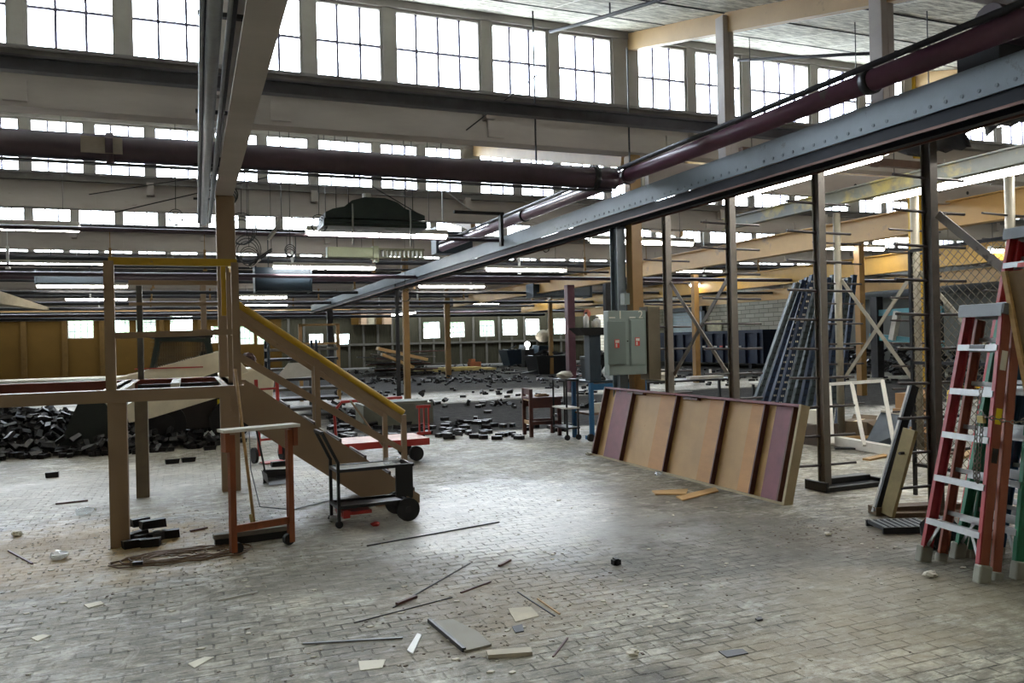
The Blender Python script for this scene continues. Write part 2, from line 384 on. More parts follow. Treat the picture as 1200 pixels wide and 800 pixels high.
# window bays: (x0, x1, panes)
def bay(x0, kind):
    if kind == 'C': return [(x0+.15, x0+.95, 3), (x0+1.08, x0+1.89, 3), (x0+2.03, x0+3.14, 4), (x0+3.27, x0+4.07, 3), (x0+4.2, x0+5.02, 3)]
    return [(x0+.13+k*.985, x0+.985+k*.985, 3) for k in range(5)]
WIN = []
for x0 in (-14.42, -9.5, -4.6): WIN += bay(x0, 'L')
for x0 in (.34, 5.58, 10.75, 15.95, 21.15, 26.35): WIN += bay(x0, 'C')
WIN = [w_ for w_ in WIN if w_[0] > XL+.1 and w_[1] < XR-.05]
wn = 0
def make_window(x0, x1, z0, z1, Y, cols, rows, label, gm=GL, fm=FRAME, bars=None):
    global wn; wn += 1
    t = thing(f'window_{wn}', label, 'window', ((x0+x1)/2, Y, z0), kind='structure')
    hw = (x1-x0)/2; h = z1-z0; f = MB(); b = .035
    f.box(-hw, hw, -.03, .03, 0, b).box(-hw, hw, -.03, .03, h-b, h).box(-hw, -hw+b, -.03, .03, b, h-b).box(hw-b, hw, -.03, .03, b, h-b)
    f.build('window_frame', fm, t)
    g = MB()
    for i in range(1, cols):
        x = -hw+2*hw*i/cols; g.box(x-.013, x+.013, -.02, .02, b, h-b)
    for j in range(1, rows):
        z = h*j/rows; g.box(-hw+b, hw-b, -.018, .018, z-.012, z+.012)
    g.build('glazing_bars', bars or FRAME, t)
    MB().box(-hw+b, hw-b, -.003, .003, b, h-b).build('pane', gm, t)
    return t
ORD = ['first','second','third','fourth','fifth','sixth','seventh','eighth','ninth','tenth']+[f'{k}th' for k in range(11, 60)]
BARP = mat('window_bars', '5f5970', .6)
for n in range(-1, NROW+1):
    Y = rowY(n)
    # what the photograph can see of this row (a little wider on both sides)
    xa = Y*math.tan(math.radians(21.8-34)); xb = Y*math.tan(math.radians(56))
    seen = [w_ for w_ in WIN if w_[1] > xa-1 and w_[0] < xb+1] if n > 0 else []
    for k, (a, b_, p) in enumerate(seen):
        make_window(a, b_, SILL, HEAD, Y, p, 2, f'{p}-pane-wide factory window, {ORD[k]} from the left in the {rn(n)} clerestory row', bars=BARP)
    # mullions between the windows, one mesh = the timber framing of the row
    mu = MB(); last = XL
    for a, b_, p in WIN:
        if a-last > .01: mu.box(last, a, Y-.05, Y+.05, SILL, HEAD)
        last = b_
    mu.box(last, XR, Y-.05, Y+.05, SILL, HEAD)
    mu.box(XL, XR, Y-.07, Y+.07, HEAD, HEAD+.17)
    struct(mu.build('trim_1', FRAME), f'grey mullion framing of the {rn(n)} clerestory row', 'window framing')
    s = MB().box(XL, XR, Y-.16, Y+.12, SILL-.13, SILL).box(XL, XR, Y-.2, Y-.1, SILL-.03, SILL+.01)
    struct(s.build('window_sill', SILLM), f'dark sill running under the {rn(n)} clerestory windows', 'sill')
    s = MB().box(XL, XR, Y-.04, Y+.12, 4.32, SILL-.13)
    s.box(XL, XR, Y-.14, Y+.12, CHORD, 4.34)
    if n > 0:
        for k, (a, b_, p) in enumerate(seen[::3]): s.box(b_+.0, b_+.12, Y-.17, Y-.02, 4.38, 4.6)
        for k in range(-3, 8): s.box(k*2.6+.9, k*2.6+1.12, Y-.165, Y-.13, 4.15, 4.36)
    struct(s.build('clerestory_beam', TANB), f'long tan timber beam under the {rn(n)} clerestory row', 'beam')

# walls
DW = mat('dark_siding', '302e24', .9, var=.3, scale=2, stretch=(6, 1, .5), spec=.05)
OW = mat('ochre_board_wall', '3a2a10', .9, var=.12, scale=1, spots=('3f2f12', 1.2, .64), spec=.04)
def block_material():
    m = bpy.data.materials.new('block_wall'); m.use_nodes = True; nt = m.node_tree; N = nt.nodes; L = nt.links; b = N['Principled BSDF']
    b.inputs['Roughness'].default_value = .85
    tc = N.new('ShaderNodeTexCoord'); sx = N.new('ShaderNodeSeparateXYZ'); cx = N.new('ShaderNodeCombineXYZ')
    L.new(tc.outputs['Object'], sx.inputs[0]); L.new(sx.outputs['Y'], cx.inputs['X']); L.new(sx.outputs['Z'], cx.inputs['Y'])
    br = N.new('ShaderNodeTexBrick'); L.new(cx.outputs[0], br.inputs['Vector']); br.inputs['Scale'].default_value = 1
    br.inputs['Brick Width'].default_value = .8; br.inputs['Row Height'].default_value = .24; br.inputs['Mortar Size'].default_value = .02
    br.inputs['Color1'].default_value = lin('b8b2a0'); br.inputs['Color2'].default_value = lin('a09a88'); br.inputs['Mortar'].default_value = lin('6d685c')
    L.new(br.outputs[0], b.inputs['Base Color']); return m
BWALL = block_material()
GW = mat('grey_painted_wall', '66675f', .7, var=.08, scale=1)
# far wall, pierced by its low windows
farwin = []
for u0, u1, v0, v1, Y in ((79, 110, 372, 396, 57), (131, 152, 372, 390, 57), (159, 183, 371, 390, 57), (199, 226, 370, 389, 57), (247, 258, 382, 402, 57), (276, 298, 382, 403, 57), (301, 313, 383, 403, 57),
                          (362, 379, 391, 404, 57), (392, 410, 391, 405, 57), (496, 516, 377, 396, 57), (527, 545, 377, 395, 57), (562, 580, 375, 394, 57), (589, 607, 374, 392.5, 57),
                          (616, 633, 373.5, 392, 57), (649, 665, 373, 391, 57)):
    a = AY(u0, v0, Y); b_ = AY(u1, v1, Y); farwin.append((a.x, b_.x, b_.z, a.z))
def wall_holes(x0, x1, z0, z1, holes, Y, th, name, mt, label):
    mb = MB(); hs = sorted(h for h in holes if h[0] > x0 and h[1] < x1); last = x0
    for a, b_, c, d in hs:
        if a > last: mb.box(last, a, Y, Y+th, z0, z1)
        mb.box(a, b_, Y, Y+th, z0, c); mb.box(a, b_, Y, Y+th, d, z1); last = b_
    mb.box(last, x1, Y, Y+th, z0, z1); return struct(mb.build(name, mt), label, 'wall')
split = AY(330, 400, 57).x
wall_holes(XL, split, 0, 7, farwin, YF, .25, 'wall_back_left', OW, 'ochre boarded far wall with low windows on the left')
wall_holes(split, XR, 0, 7, farwin, YF, .25, 'wall_back', DW, 'dark weathered siding far wall with a line of low windows')
for k, (a, b_, c, d) in enumerate(farwin):
    make_window(a, b_, c, d, YF+.1, 4 if b_-a > .9 else 2, 3, f'small-paned low window, {ORD[k]} from the left in the far wall', GLD, WHT, BARP)
ba = MB()
for u in (28, 76, 120, 190, 235): p = AY(u, 400, YF).x; ba.box(p-.15, p+.15, YF-.14, YF, 0, 4.1)
struct(ba.build('trim_2', mat('batten_brown', '3a2b14', .9, spec=.05)), 'upright battens on the ochre far wall', 'trim')
struct(MB().box(XL, 12, 56.6, 57, 3.95, 4.3).build('trim_3', TANY), 'tan rail along the top of the ochre wall', 'trim')
bt = MB()
for k in range(26):
    x = split+.4+k*1.03; hit = [h for h in farwin if h[0] < x+.14 and h[1] > x]
    if hit: bt.box(x, x+.14, YF-.1, YF, 0, 2)
    else: bt.box(x, x+.14, YF-.1, YF, 0, 4)
bt.box(split, XR, YF-.12, YF, 1.55, 1.7)
struct(bt.build('trim_4', mat('siding_batten', '3a372e', .8)), 'dark upright battens of the far siding', 'trim')
struct(MB().box(XL-.2, XL, YB, YF, 0, 7).build('wall_left', OW), 'ochre side wall left of the hall', 'wall')
struct(MB().box(XL, XR, YB-.2, YB, 0, 7).build('wall_front', OW), 'ochre end wall behind the camera', 'wall')
# right wall: grey painted near, pale block further on, roller door at the end
struct(MB().box(XR, XR+.2, YB, 31, 0, 7).build('wall_right_grey', GW), 'dark grey painted side wall behind the storage rack', 'wall')
struct(MB().box(XR, XR+.2, 31, YF, 0, 7).build('wall_right', BWALL), 'pale concrete block side wall behind the blue container', 'wall')
dY0, dY1 = AX(826, 400, XR).y, AX(788, 400, XR).y
rd = MB()
for k in range(17): rd.box(XR-.1, XR-.03, dY0, dY1, .02+k*.19, .02+k*.19+.165)
struct(rd.build('door_1', mat('roller_door', 'a3aab0', .4, .3, var=.1)), 'grey slatted roller shutter door in the block wall', 'door')
struct(MB().box(XR-.3, XR, dY0-.2, dY1+.2, 3.25, 3.8).box(XR-.2, XR, dY0-.3, dY0, 0, 3.25).box(XR-.2, XR, dY1, dY1+.3, 0, 3.25).build('door_frame', DARK), 'dark steel frame round the roller door', 'door frame')

# ------------------------------------------------------------------ columns
def hcol(x, y, z1, w_, material, name, label, d=None, z0=0):
    d = d or w_; t = w_*.12
    mb = MB().box(-w_/2, w_/2, -d/2, -d/2+t, 0, z1-z0).box(-w_/2, w_/2, d/2-t, d/2, 0, z1-z0).box(-t/2, t/2, -d/2+t, d/2-t, 0, z1-z0)
    o = mb.build(name, material); o.location = (x, y, z0); return struct(o, label, 'column')
def tcol(x, y, z1, w_, material, label, foot=DARK):
    o = MB().box(-w_/2, w_/2, -w_/2, w_/2, 0, z1).build('timber_column', material, bevel=.008); o.location = (x, y, 0)
    return struct(o, label, 'column')
c0 = tcol(.40, 9.62, 3.3, .2, TAN, 'tan painted column beside the steel platform')
tcol(5.68, 9.62, 5.75, .165, TANY, 'ochre column behind the electrical panel board')
tcol(10.85, 9.56, 5.75, .18, YEL, 'yellow column far right behind the storage racks')
hcol(5.50, 9.76, 3.17, .13, RAILM, 'steel_column', 'blue-grey steel column carrying the long rail', .2)
tcol(5.72, 22.4, 4.1, .17, TANY, 'ochre column under the far part of the blue-grey rail')
hcol(5.45, 22.3, 3.5, .1, DARK, 'steel_column', 'thin dark steel post beside the far ochre column')
tcol(10.9, 22.4, 3.3, .24, mat('maroon_column', '4a2a35', .5), 'maroon column under the yellow girder', )
tcol(16.6, 24, 4.1, .2, TANY, 'ochre column seen between the rack posts')
for (u, v, lb) in ((526, 439, 'slender ochre column right of the timber stack'), (555, 426, 'distant ochre column right of the timber stack'), (738, 440, 'dark column in front of the far windows, left of the panel board'),
                   (388, 440, 'dark column behind the stair handrail'), (714, 452, 'dark narrow column right of the tool pedestal')):
    p = G(u, v); tcol(p.x, p.y, 4.1, .3 if p.y > 40 else .22, TANY if 'ochre' in lb else DARK, lb)
for n in range(2, NROW+1):
    for x in ((16.05,) if n in (2,) else () if n == 3 else (10.85, 16.05) if n == 5 else (.4,) if n in (4,) else ()):
        tcol(x+.05, rowY(n), 4.1, .18, TAN if x < 5 else TANY, f'tan roof column number {int(x)} along the {rn(n)} row'.replace('number 0', 'in line with the platform').replace('number 5', 'in line with the panel board').replace('number 10', 'in line with the yellow girder').replace('number 16', 'beyond the yellow girder'))
# short posts standing on the rail up to the sloping rafter
for (yy, zz, lb) in ((7.42, 5.15, 'tan roof post on the rail, farther of two'), (5.25, 4.5, 'dark roof post on the rail, nearer of two')):
    o = MB().box(-.07, .0, -.07, .07, 0, zz-3.54).box(.0, .07, -.07, .07, 0, zz-3.54).build('roof_post', TANB, bevel=.006); o.location = (5.6, yy, 3.54)
    struct(o, lb, 'post')
# sloping rafter along the roof at the column line, and the other rafters
for x, nm in ((5.64, 'over the blue-grey rail'), (10.85, 'over the yellow column'), (.4, 'over the left girder')):
    for n in range(1, 4 if x > 1 else 2):
        y1 = rowY(n); y0 = y1-PITCH+.2
        o = MB().bar((x, y1, HEAD-.02), (x, y0, CHORD-.02), .1, .22).build('roof_rafter', RAFT if x > 1 else TANB)
        struct(o, f'sloping tan rafter {nm}, rising to the {rn(n)} row', 'rafter')

# ------------------------------------------------------------------ girders
def ibeam(name, label, a, b, w_, h, material, tf=.02, tw=.015, cat='girder', lowm=None):
    a, b = Vector(a), Vector(b); t = thing(name, label, cat, a)
    d = b-a
    MB().bar((0,0,h-tf/2), d+Vector((0,0,h-tf/2)), w_, tf).build('top_flange', material, t)
    MB().bar((0,0,h/2), d+Vector((0,0,h/2)), tw, h-2*tf).build('web', material, t)
    MB().bar((0,0,tf/2), d+Vector((0,0,tf/2)), w_, tf).build('bottom_flange', lowm or material, t)
    return t
# the long blue-grey rail: a channel face with a row of bolts, a dark underside and a running rail
t = thing('overhead_rail', 'long blue-grey overhead rail with a row of bolts crossing the hall', 'rail', (5.45, .6, 3.2))
LEN = 38.5
MB().box(-.06, -.04, 0, LEN, .1, .32).box(-.06, .12, 0, LEN, .32, .335).build('channel', RAILM, t)
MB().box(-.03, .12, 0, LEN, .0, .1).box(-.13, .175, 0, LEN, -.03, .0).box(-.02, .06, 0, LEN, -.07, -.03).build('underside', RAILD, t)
MB().box(-.13, -.115, 0, LEN, -.05, -.03).box(.16, .175, 0, LEN, -.06, -.04).build('running_rail', mat('rust_brown', '6b4a40', .5, .2), t)
bolt = None
for k in range(60):
    y = 2.6+k*.14
    if k % 13 == 12: continue
    if bolt is None: bolt = MB().tube([(-.06, 0, .15), (-.066, 0, .15)], .015, 8).build('bolt', mat('bolt_blue_grey', '59646b', .5, .1), t)  # bolt heads slightly darker blue-grey than the channel
    else: bolt = bolt.copy(); C.objects.link(bolt)
    bolt.location = (0, y, 0)
# left girder over the platform, with its pipes
ibeam('left_girder', 'grey-tan steel girder running overhead to the platform column', (.39, .4, 3.3), (.39, 9.75, 3.3), .19, .3, TANB, .02)
t = thing('overhead_pipe_bundle', 'bundle of silvery pipes and conduits beside the left girder', 'pipes', (.1, .4, 3.3))
def rz_(u0, v0, u1, v1, z): 
    a = G(u0, v0, z); b_ = G(u1, v1, z); d = (b_-a)/(b_.y-a.y); o_ = Vector((.1, .4, 3.3)); return [a-d*(a.y-.5)-o_, a+d*(12.5-a.y)-o_]
MB().tube(rz_(252, 0, 241, 215, 3.42), .042, 12).build('pipe', SILV, t, smooth=True)
MB().tube(rz_(243, 0, 236, 215, 3.44), .018, 10).build('pipe', PIPE, t, smooth=True)
MB().tube(rz_(236, 40, 233, 215, 3.42), .014, 8).build('conduit', SILV, t, smooth=True)
MB().tube(rz_(269, 20, 249, 215, 3.42), .014, 8).build('conduit', SILV, t, smooth=True)
MB().tube(rz_(275, 0, 251, 215, 3.43), .02, 8).build('conduit', PIPE, t, smooth=True)
for k in range(5): MB().box(-.02, .28, 2.4+k*2.0, 2.44+k*2.0, .165, .19).build('pipe_bracket', DARK, t)
# yellow crane girders
ibeam('yellow_girder', 'yellow crane girder nearest the racks, running back over the maroon column', (11.8, 6.2, 3.32), (11.8, 37, 3.32), .22, .44, GIRD)
ibeam('yellow_girder', 'second yellow girder, farther to the right and deeper yellow', (17.4, 8.5, 3.2), (17.4, 42, 3.2), .22, .5, mat('bright_girder', 'a88330', .5, var=.1))
ibeam('yellow_girder', 'third yellow girder close to the grey side wall', (23.0, 12, 3.1), (23.0, 48, 3.1), .22, .45, GIRD)
ibeam('grey_girder', 'short grey and yellow beam above the rear rack posts', (8.55, 5.9, 3.43), (8.6, 11.5, 3.43), .12, .2, mat('grey_yellow_paint', '72746c', .5, var=.1, spots=('a89a5c', .7, .5)))
ibeam('tie_beam', 'dark blue-grey tie beam crossing in front of the nearest window row', (-3.2, 7.6, 3.9), (6.9, 7.6, 3.9), .1, .13, mat('tie_beam_paint', '55555c', .6))
t = thing('header_beam', 'brown header beam with a maroon pipe at the top right corner', 'beam', (3.2, 4.3, 4.12))
MB().box(0, 5, -.08, .08, .06, .42).build('beam_web', TANB, t)
MB().box(0, 5, -.14, .1, 0, .06).build('beam_flange', PURP, t)

# ------------------------------------------------------------------ pipes
def pipe(name, label, pts, r, material, n=14, rings=(), cat='pipe'):
    o = Vector(pts[0]); t = thing(name, label, cat, o); P = [Vector(p)-o for p in pts]
    MB().tube(P, r, n).build('pipe_run', material, t, smooth=True)
    for q, mt in rings:
        q = Vector(q)-o; 
        d = Vector((0,1,0)) if (P[-1]-P[0]).y**2 > (P[-1]-P[0]).x**2 else Vector((1,0,0))
        MB().tube([q-d*.035, q+d*.035], r*1.18, n).build('pipe_collar', mt, t, smooth=True)
    return t
t = pipe('main_air_duct_pipe', 'thick purple-brown pipe crossing below the second window row', [(-6, 9.0, 3.63), (4.9, 9.0, 3.63), (5.05, 8.97, 3.63)], .135, PURP, 20, [((-.7, 9, 3.63), PURP), ((4.75, 9, 3.63), DARK)])
MB().box(5.05, 5.42, -.138, -.12, -.08, .08).build('bare_patch', mat('bare_patch', '8b8175', .7), t)
MB().box(0, 11, -.05, .05, -.165, -.15).build('pipe_rack_angle', PIPE, t)
pipe('maroon_pipe', 'long maroon pipe running above the blue-grey rail', [(5.2, 1.5, 3.64), (5.2, 17, 3.7)], .088, REDP, 18, [((5.2, 5.0, 3.65), DARK), ((5.2, 8.9, 3.66), PURP), ((5.2, 12.3, 3.68), DARK)])
pipe('slim_pipe', 'slim dark pipe lying along the top of the maroon pipe', [(5.14, 1.5, 3.745), (5.14, 17, 3.805)], .028, PIPE, 8)
pipe('cross_pipe', 'maroon pipe elbow going right at the top corner', [(5.2, 3.95, 3.75), (8, 3.95, 3.72)], .12, PURP, 14)
def zroof(y, n): y1 = rowY(n); y0 = y1-PITCH; return CHORD+.02+(y-y0)/PITCH*(HEAD+.15-CHORD)
for k, (y, lb) in enumerate(((8.6, 'closest to the windows'), (7.4, 'middle of three'), (6.2, 'farthest from the windows'))):
    pipe('ceiling_conduit', f'thin dark conduit along the sloping ceiling, {lb}', [(1, y, zroof(y, 1)-.05), (16, y, zroof(y, 1)-.05)], .016, PIPE, 6)
sp_ = G(660, 40, 5.3)
t = pipe('sprinkler_pipe', 'sprinkler branch pipe hung under the sloping ceiling', [(4.2, 9.0, 5.4), (4.35, 8.6, 5.35), (4.4, 6.0, 4.75), (4.5, 3.5, 4.1)], .022, PIPE, 8)
for q in ((4.37, 7.8, 5.17), (4.4, 6.9, 4.96)): MB().tube([Vector(q)-Vector((4.2, 9, 5.4)), Vector(q)+Vector((0, 0, .32))-Vector((4.2, 9, 5.4))], .009, 6).build('hanger_rod', PIPE, t)
pipe('sprinkler_pipe', 'sprinkler pipe under the ceiling beyond the roof posts', [(7.0, 9.0, 5.35), (8.3, 7.0, 4.95), (10.5, 6.0, 4.7)], .022, PIPE, 8)
for x, z0, z1, lb in ((3.95, 3.75, 5.62, 'left of the ochre column'), (5.25, 3.76, 5.3, 'just right of the ochre column')):
    single(MB().tube([(x, 8.95, z0), (x, 8.95, z1)], .011, 6), 'hanger_rod', f'thin hanger rod holding the thick pipe, {lb}', 'rod', DARK)
# pipe runs and conduits under every following row
RUNS = [(1, -.9, 3.55, .03), (2, -.6, 3.72, .05), (2, -2.2, 3.46, .035), (3, -.5, 3.85, .06), (3, -.9, 3.62, .03), (3, -2.4, 3.3, .05), (4, -.5, 3.8, .05), (4, -1.2, 3.4, .05), (4, -3, 3.7, .07),
        (5, -.5, 3.7, .06), (5, -2, 3.35, .06), (6, -.5, 3.8, .07), (6, -1.5, 3.5, .05), (7, -.6, 3.6, .08), (7, -3, 3.4, .07), (8, -1, 3.5, .1)]
for k, (n, dy, z, r) in enumerate(RUNS):
    y = rowY(n)+dy
    if n == 1: continue
    pipe('overhead_pipe', f'dark overhead pipe run, {["lower","upper","middle"][k%3]} one ahead of the {rn(n)} row at height {z:.1f} metres', [(XL+1 if n > 3 else -8, y, z), (5.4 if n < 3 else 24, y, z)], r, [PIPE, DARK, PURP][k % 3], 8)
# purlins / trays
for n in range(4, NROW+1):
    for j, (dy, z, h) in enumerate(((-1.6, 3.95, .14), (-4.2, 3.9, .16))):
        y = rowY(n)+dy
        o = MB().box(-12, 26 if n > 2 else 5.3, y-.05, y+.05, z, z+h).build('cross_beam', [TANB, DARK, TANB][(n+j) % 3]); struct(o, f'horizontal cross beam {["just ahead of","well ahead of"][j]} the {rn(n)} row', 'beam')
# hanging brackets under rows
for n in range(3, 7):
    for k in range(11):
        x = -4+k*2.15+(n*.7) % 1; y = rowY(n)-.6
        single(MB().box(x-.03, x+.03, y-.02, y+.02, 3.6, 4.1).box(x-.05, x+.05, y-.03, y+.03, 3.56, 3.6).box(x-.008, x+.008, y-.008, y+.008, 4.1, HEAD), 'pipe_hanger', f'small pale hanger bracket ahead of the {rn(n)} row', 'hanger', PLAST if k % 3 == 0 else TANY, group=f'pipe hangers ahead of the {rn(n)} row')

# ------------------------------------------------------------------ fluorescent lights
def make_light(L_=2.44):
    t = thing('fluorescent_light', '', 'light')
    MB().box(-L_/2, L_/2, -.07, .07, .05, .11).poly([(-L_/2,-.07,.05),(L_/2,-.07,.05),(L_/2,-.12,.02),(-L_/2,-.12,.02),(-L_/2,.07,.05),(L_/2,.07,.05),(L_/2,.12,.02),(-L_/2,.12,.02)], [(0,1,2,3),(4,5,6,7)]).build('housing', WHT, t)
    for s in (-1, 1):
        x0 = s*L_/4; MB().tube([(x0-L_/4+.02, 0, .0), (x0+L_/4-.02, 0, .0)], .045, 8).build('tube', EMT, t)
    for x in (-L_/2-.01, 0, L_/2+.01): MB().box(x-.01, x+.01, -.03, .03, -.01, .06).build('lamp_holder', WHT, t)
    return t
LIGHTS = [((0-60, 265), (93, 268), 'long lamp at the left edge, nearest of the left lamps'), ((-7, 310), (121, 310), 'second lamp on the left, level with the platform handrail'),
          ((42, 335), (150, 336), 'third lamp on the left, crossed by the platform post'), ((75, 350), (150, 351), 'lowest and farthest lamp above the ochre wall'),
          ((359, 273), (524, 277), 'bright lamp under the green-black hood'), ((320, 313), (440, 314), 'lamp hanging below the pale green busway'),
          ((281, 348), (336, 348.5), 'upper of the two small lamps right of the stair post'), ((285, 357), (336, 357.5), 'lower of the two small lamps right of the stair post'),
          ((490, 335.6), (568, 335.6), 'lamp above the left end of the yellow girder'), ((568, 316), (665, 316.4), 'lamp left of the maroon column top'),
          ((588, 347), (639, 347), 'small lamp just under the yellow girder'), ((539, 355.5), (584, 355.5), 'tiny far lamp above the low windows'),
          ((689, 283), (815, 285), 'lamp behind the blue-grey column top'), ((770, 318), (850, 317.6), 'lamp below the yellow girder between two rack posts'),
          ((948, 290), (1038, 291.6), 'lamp right of the tallest front rack post'), ((995, 317), (1029, 317), 'small lamp in front of the grey duct'),
          ((1020, 280), (1075, 281), 'faint lamp behind the pale rack post'), ((745, 345), (775, 345.5), 'small lamp right of the ochre column'), ((810, 334), (852, 334.5), 'small lamp behind the rack cross brace')]
lproto = None
def roof_z(y):
    n = math.ceil((y-ROW0)/PITCH)+1; y0 = rowY(n)-PITCH
    return CHORD+.04+(y-y0-.16)/(PITCH+.06)*(HEAD+.15-CHORD)
def hang(L_, along='x', pos=(-.9, .9)):
    for s in pos:
        y = L_.location.y+(s if along == 'y' else 0); zt = roof_z(y)-L_.location.z
        w_ = MB().tube([(s, 0, .1), (s, 0, max(.2, zt))], .006, 5).build('hanger_wire', PIPE, L_)
for (a, b_, lb) in LIGHTS:
    px = math.hypot(b_[0]-a[0], b_[1]-a[1]); 
    # stand each lamp where a 2.44 m fitting covers the length the photograph shows
    z = 3.5; A = G(*a, z); B = G(*b_, z); k = 2.44/abs(B.x-A.x)
    if k > 1.35: k = 1.0; 
    z = EYE+(z-EYE)*k; z = min(z, 4.0); A = G(*a, z); B = G(*b_, z); mid = (A+B)/2; sc_ = abs(B.x-A.x)/2.44
    if lproto is None: lproto = make_light(); L_ = lproto
    else: L_ = copy_tree(lproto)
    L_.location = mid; L_.scale = (sc_, 1, 1); L_['label'] = 'lit fluorescent strip, '+lb; L_['group'] = 'fluorescent strip lights'
ALLL = [o for o in C.objects if o.name.startswith('fluorescent_light')]
for (x, y, z, ln, lb) in ((6.92, 7.75, 3.5, 2.44, 'running back just under the blue-grey rail'), (9.2, 7.5, 3.5, 2.6, 'running back over the rear rack posts'), (6.9, 5.0, 3.5, 2.44, 'hidden behind the near end of the blue-grey rail')):
    L_ = copy_tree(lproto, (x, y, z), (0, 0, PI/2)); L_.scale = (ln/2.44, 1, 1); L_['label'] = 'lit fluorescent strip, '+lb
for (u, v, u2, v2, lb) in ((459, 369, 487, 366, 'tilted and small, near the far ochre column'), (1161, 294, 1181, 294, 'tiny, seen through the tall red ladder')):
    YY = 38 if u < 900 else 13; A = AY(u, v, YY); B = AY(u2, v2, YY); L_ = copy_tree(lproto, (A+B)/2); L_.scale = ((B-A).length/2.44, 1, 1); L_.rotation_euler = (0, -math.atan2(B.z-A.z, B.x-A.x), 0); L_['label'] = 'lit fluorescent strip, '+lb
for L_ in [o for o in C.objects if o.name.startswith('fluorescent_light')]:
    hang(L_, 'y' if abs(L_.rotation_euler.z) > 1 else 'x')

# ------------------------------------------------------------------ steel platform and stair
t = thing('steel_platform', 'tan steel platform frame without decking, on two legs', 'platform', (-.56, 7.32, 0))
ox, oy = -.56, 7.32
def L_(x, y, z): return (x-ox, y-oy, z)
PT = 1.28
def rel(mb, name, material, parent, **k): return mb.xf(Matrix.Translation((-ox, -oy, 0))).build(name, material, parent, **k)
rel(MB().box(-.63, -.49, 7.26, 7.38, 0, PT-.1), 'leg', TAN, t, bevel=.004)
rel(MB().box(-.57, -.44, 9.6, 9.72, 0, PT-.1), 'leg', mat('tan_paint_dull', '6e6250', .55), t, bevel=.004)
rel(MB().box(-4.2, .42, 7.23, 7.28, PT-.1, PT).box(-4.2, .42, 7.28, 7.38, PT-.012, PT), 'front_beam', TAN, t)
rel(MB().box(-4.2, .30, 9.68, 9.73, PT-.12, PT).box(-4.2, .30, 9.6, 9.68, PT-.012, PT), 'rear_beam', mat('red_primer', '7a3d30', .6, var=.2), t)
for x in (.30, -.62): rel(MB().box(x, x+.06, 7.38, 9.6, PT-.1, PT).box(x-.05, x+.11, 7.38, 9.6, PT-.006, PT), 'cross_beam', mat('worn_tan', 'a9997f', .5, var=.25, scale=6), t)
rel(MB().box(-.18, -.1, 8.4, 9.6, PT-.05, PT-.005), 'cross_beam', WHT, t)
rel(MB().box(-3.3, -3.24, 7.38, 9.6, PT-.08, PT), 'cross_beam', WHT, t)
for x in (-2.0,): rel(MB().box(x, x+.05, 7.38, 9.6, PT-.08, PT), 'cross_beam', TAN, t)
rel(MB().box(-.51, .28, 9.2, 9.25, PT-.16, PT-.04), 'inner_stringer', DARK, t)
# platform handrail
def post(x, y, z0, z1, w_=.05, mt=TAN, p=None): return rel(MB().box(x-w_/2, x+w_/2, y-w_/2, y+w_/2, z0, z1), 'rail_post', mt, p or t)
post(-.6, 7.3, PT, 2.33, .075); post(-.5, 9.66, PT, 2.3, .06, mat('galv_dark', '5a5a58', .4, .4)); post(.36, 7.9, PT, 2.34, .07, TAN); post(.30, 7.92, 1.9, 2.36, .04, YEL); post(.42, 7.95, PT, 2.1, .04)
rel(MB().bar((-.6, 7.3, 2.33), (.38, 7.3, 2.33), .04, .06), 'top_rail', YEL, t)
rel(MB().bar((.37, 7.3, 2.33), (.37, 8.75, 2.33), .04, .06), 'top_rail', YEL, t)
rel(MB().bar((-.6, 7.3, 1.72), (.38, 7.3, 1.74), .035, .05), 'middle_rail', TAN, t)
rel(MB().bar((-.6, 9.6, 2.33), (.36, 9.6, 2.33), .04, .05), 'rear_rail', TAN, t)
rel(MB().bar((-.6, 9.6, 2.1), (.36, 9.6, 2.1), .03, .03), 'rear_rail', TAN, t)
rel(MB().bar((.37, 7.3, 1.74), (.37, 8.75, 1.74), .035, .05), 'middle_rail', TAN, t)
rel(MB().box(.34, .40, 7.27, 7.33, PT, 2.33), 'rail_post', TAN, t)

st = thing('steel_stair', 'tan steel stair with yellow handrail leading down from the platform', 'stair', (ox, oy, 0))
def srel(mb, name, material, parent=None, **k): return mb.xf(Matrix.Translation((-ox, -oy, 0))).build(name, material, parent or st, **k)
S0 = Vector((.40, 0, 1.24)); S1 = Vector((2.06, 0, .0)); W = .30
def strg(y):
    a = S0.copy(); b_ = S1.copy()
    prof = [Vector((.38, y, 1.27)), Vector((.52, y, 1.27)), Vector((2.12, y, .08)), Vector((2.12, y, 0)), Vector((1.68, y, 0)), Vector((.38, y, .96))]
    return MB().prism(prof, (0, 0, 0), (0, .012, 0)).bar((.52, y+.03, 1.265), (2.12, y+.03, .07), .06, .012).bar((.38, y+.03, .965), (1.68, y+.03, .005), .06, .012)
srel(strg(7.9), 'stringer', TAN); srel(strg(8.72), 'stringer', TAN)
for k in range(6):
    z = 1.0-k*.178; x = .62+k*.24
    srel(MB().box(x, x+.25, 7.92, 8.74, z, z+.03).box(x+.235, x+.255, 7.92, 8.74, z-.02, z+.045), 'tread', mat('worn_tread', '5a5046', .6, .0, var=.3, scale=9))
sl = (.92-2.04)/(1.96-.37)
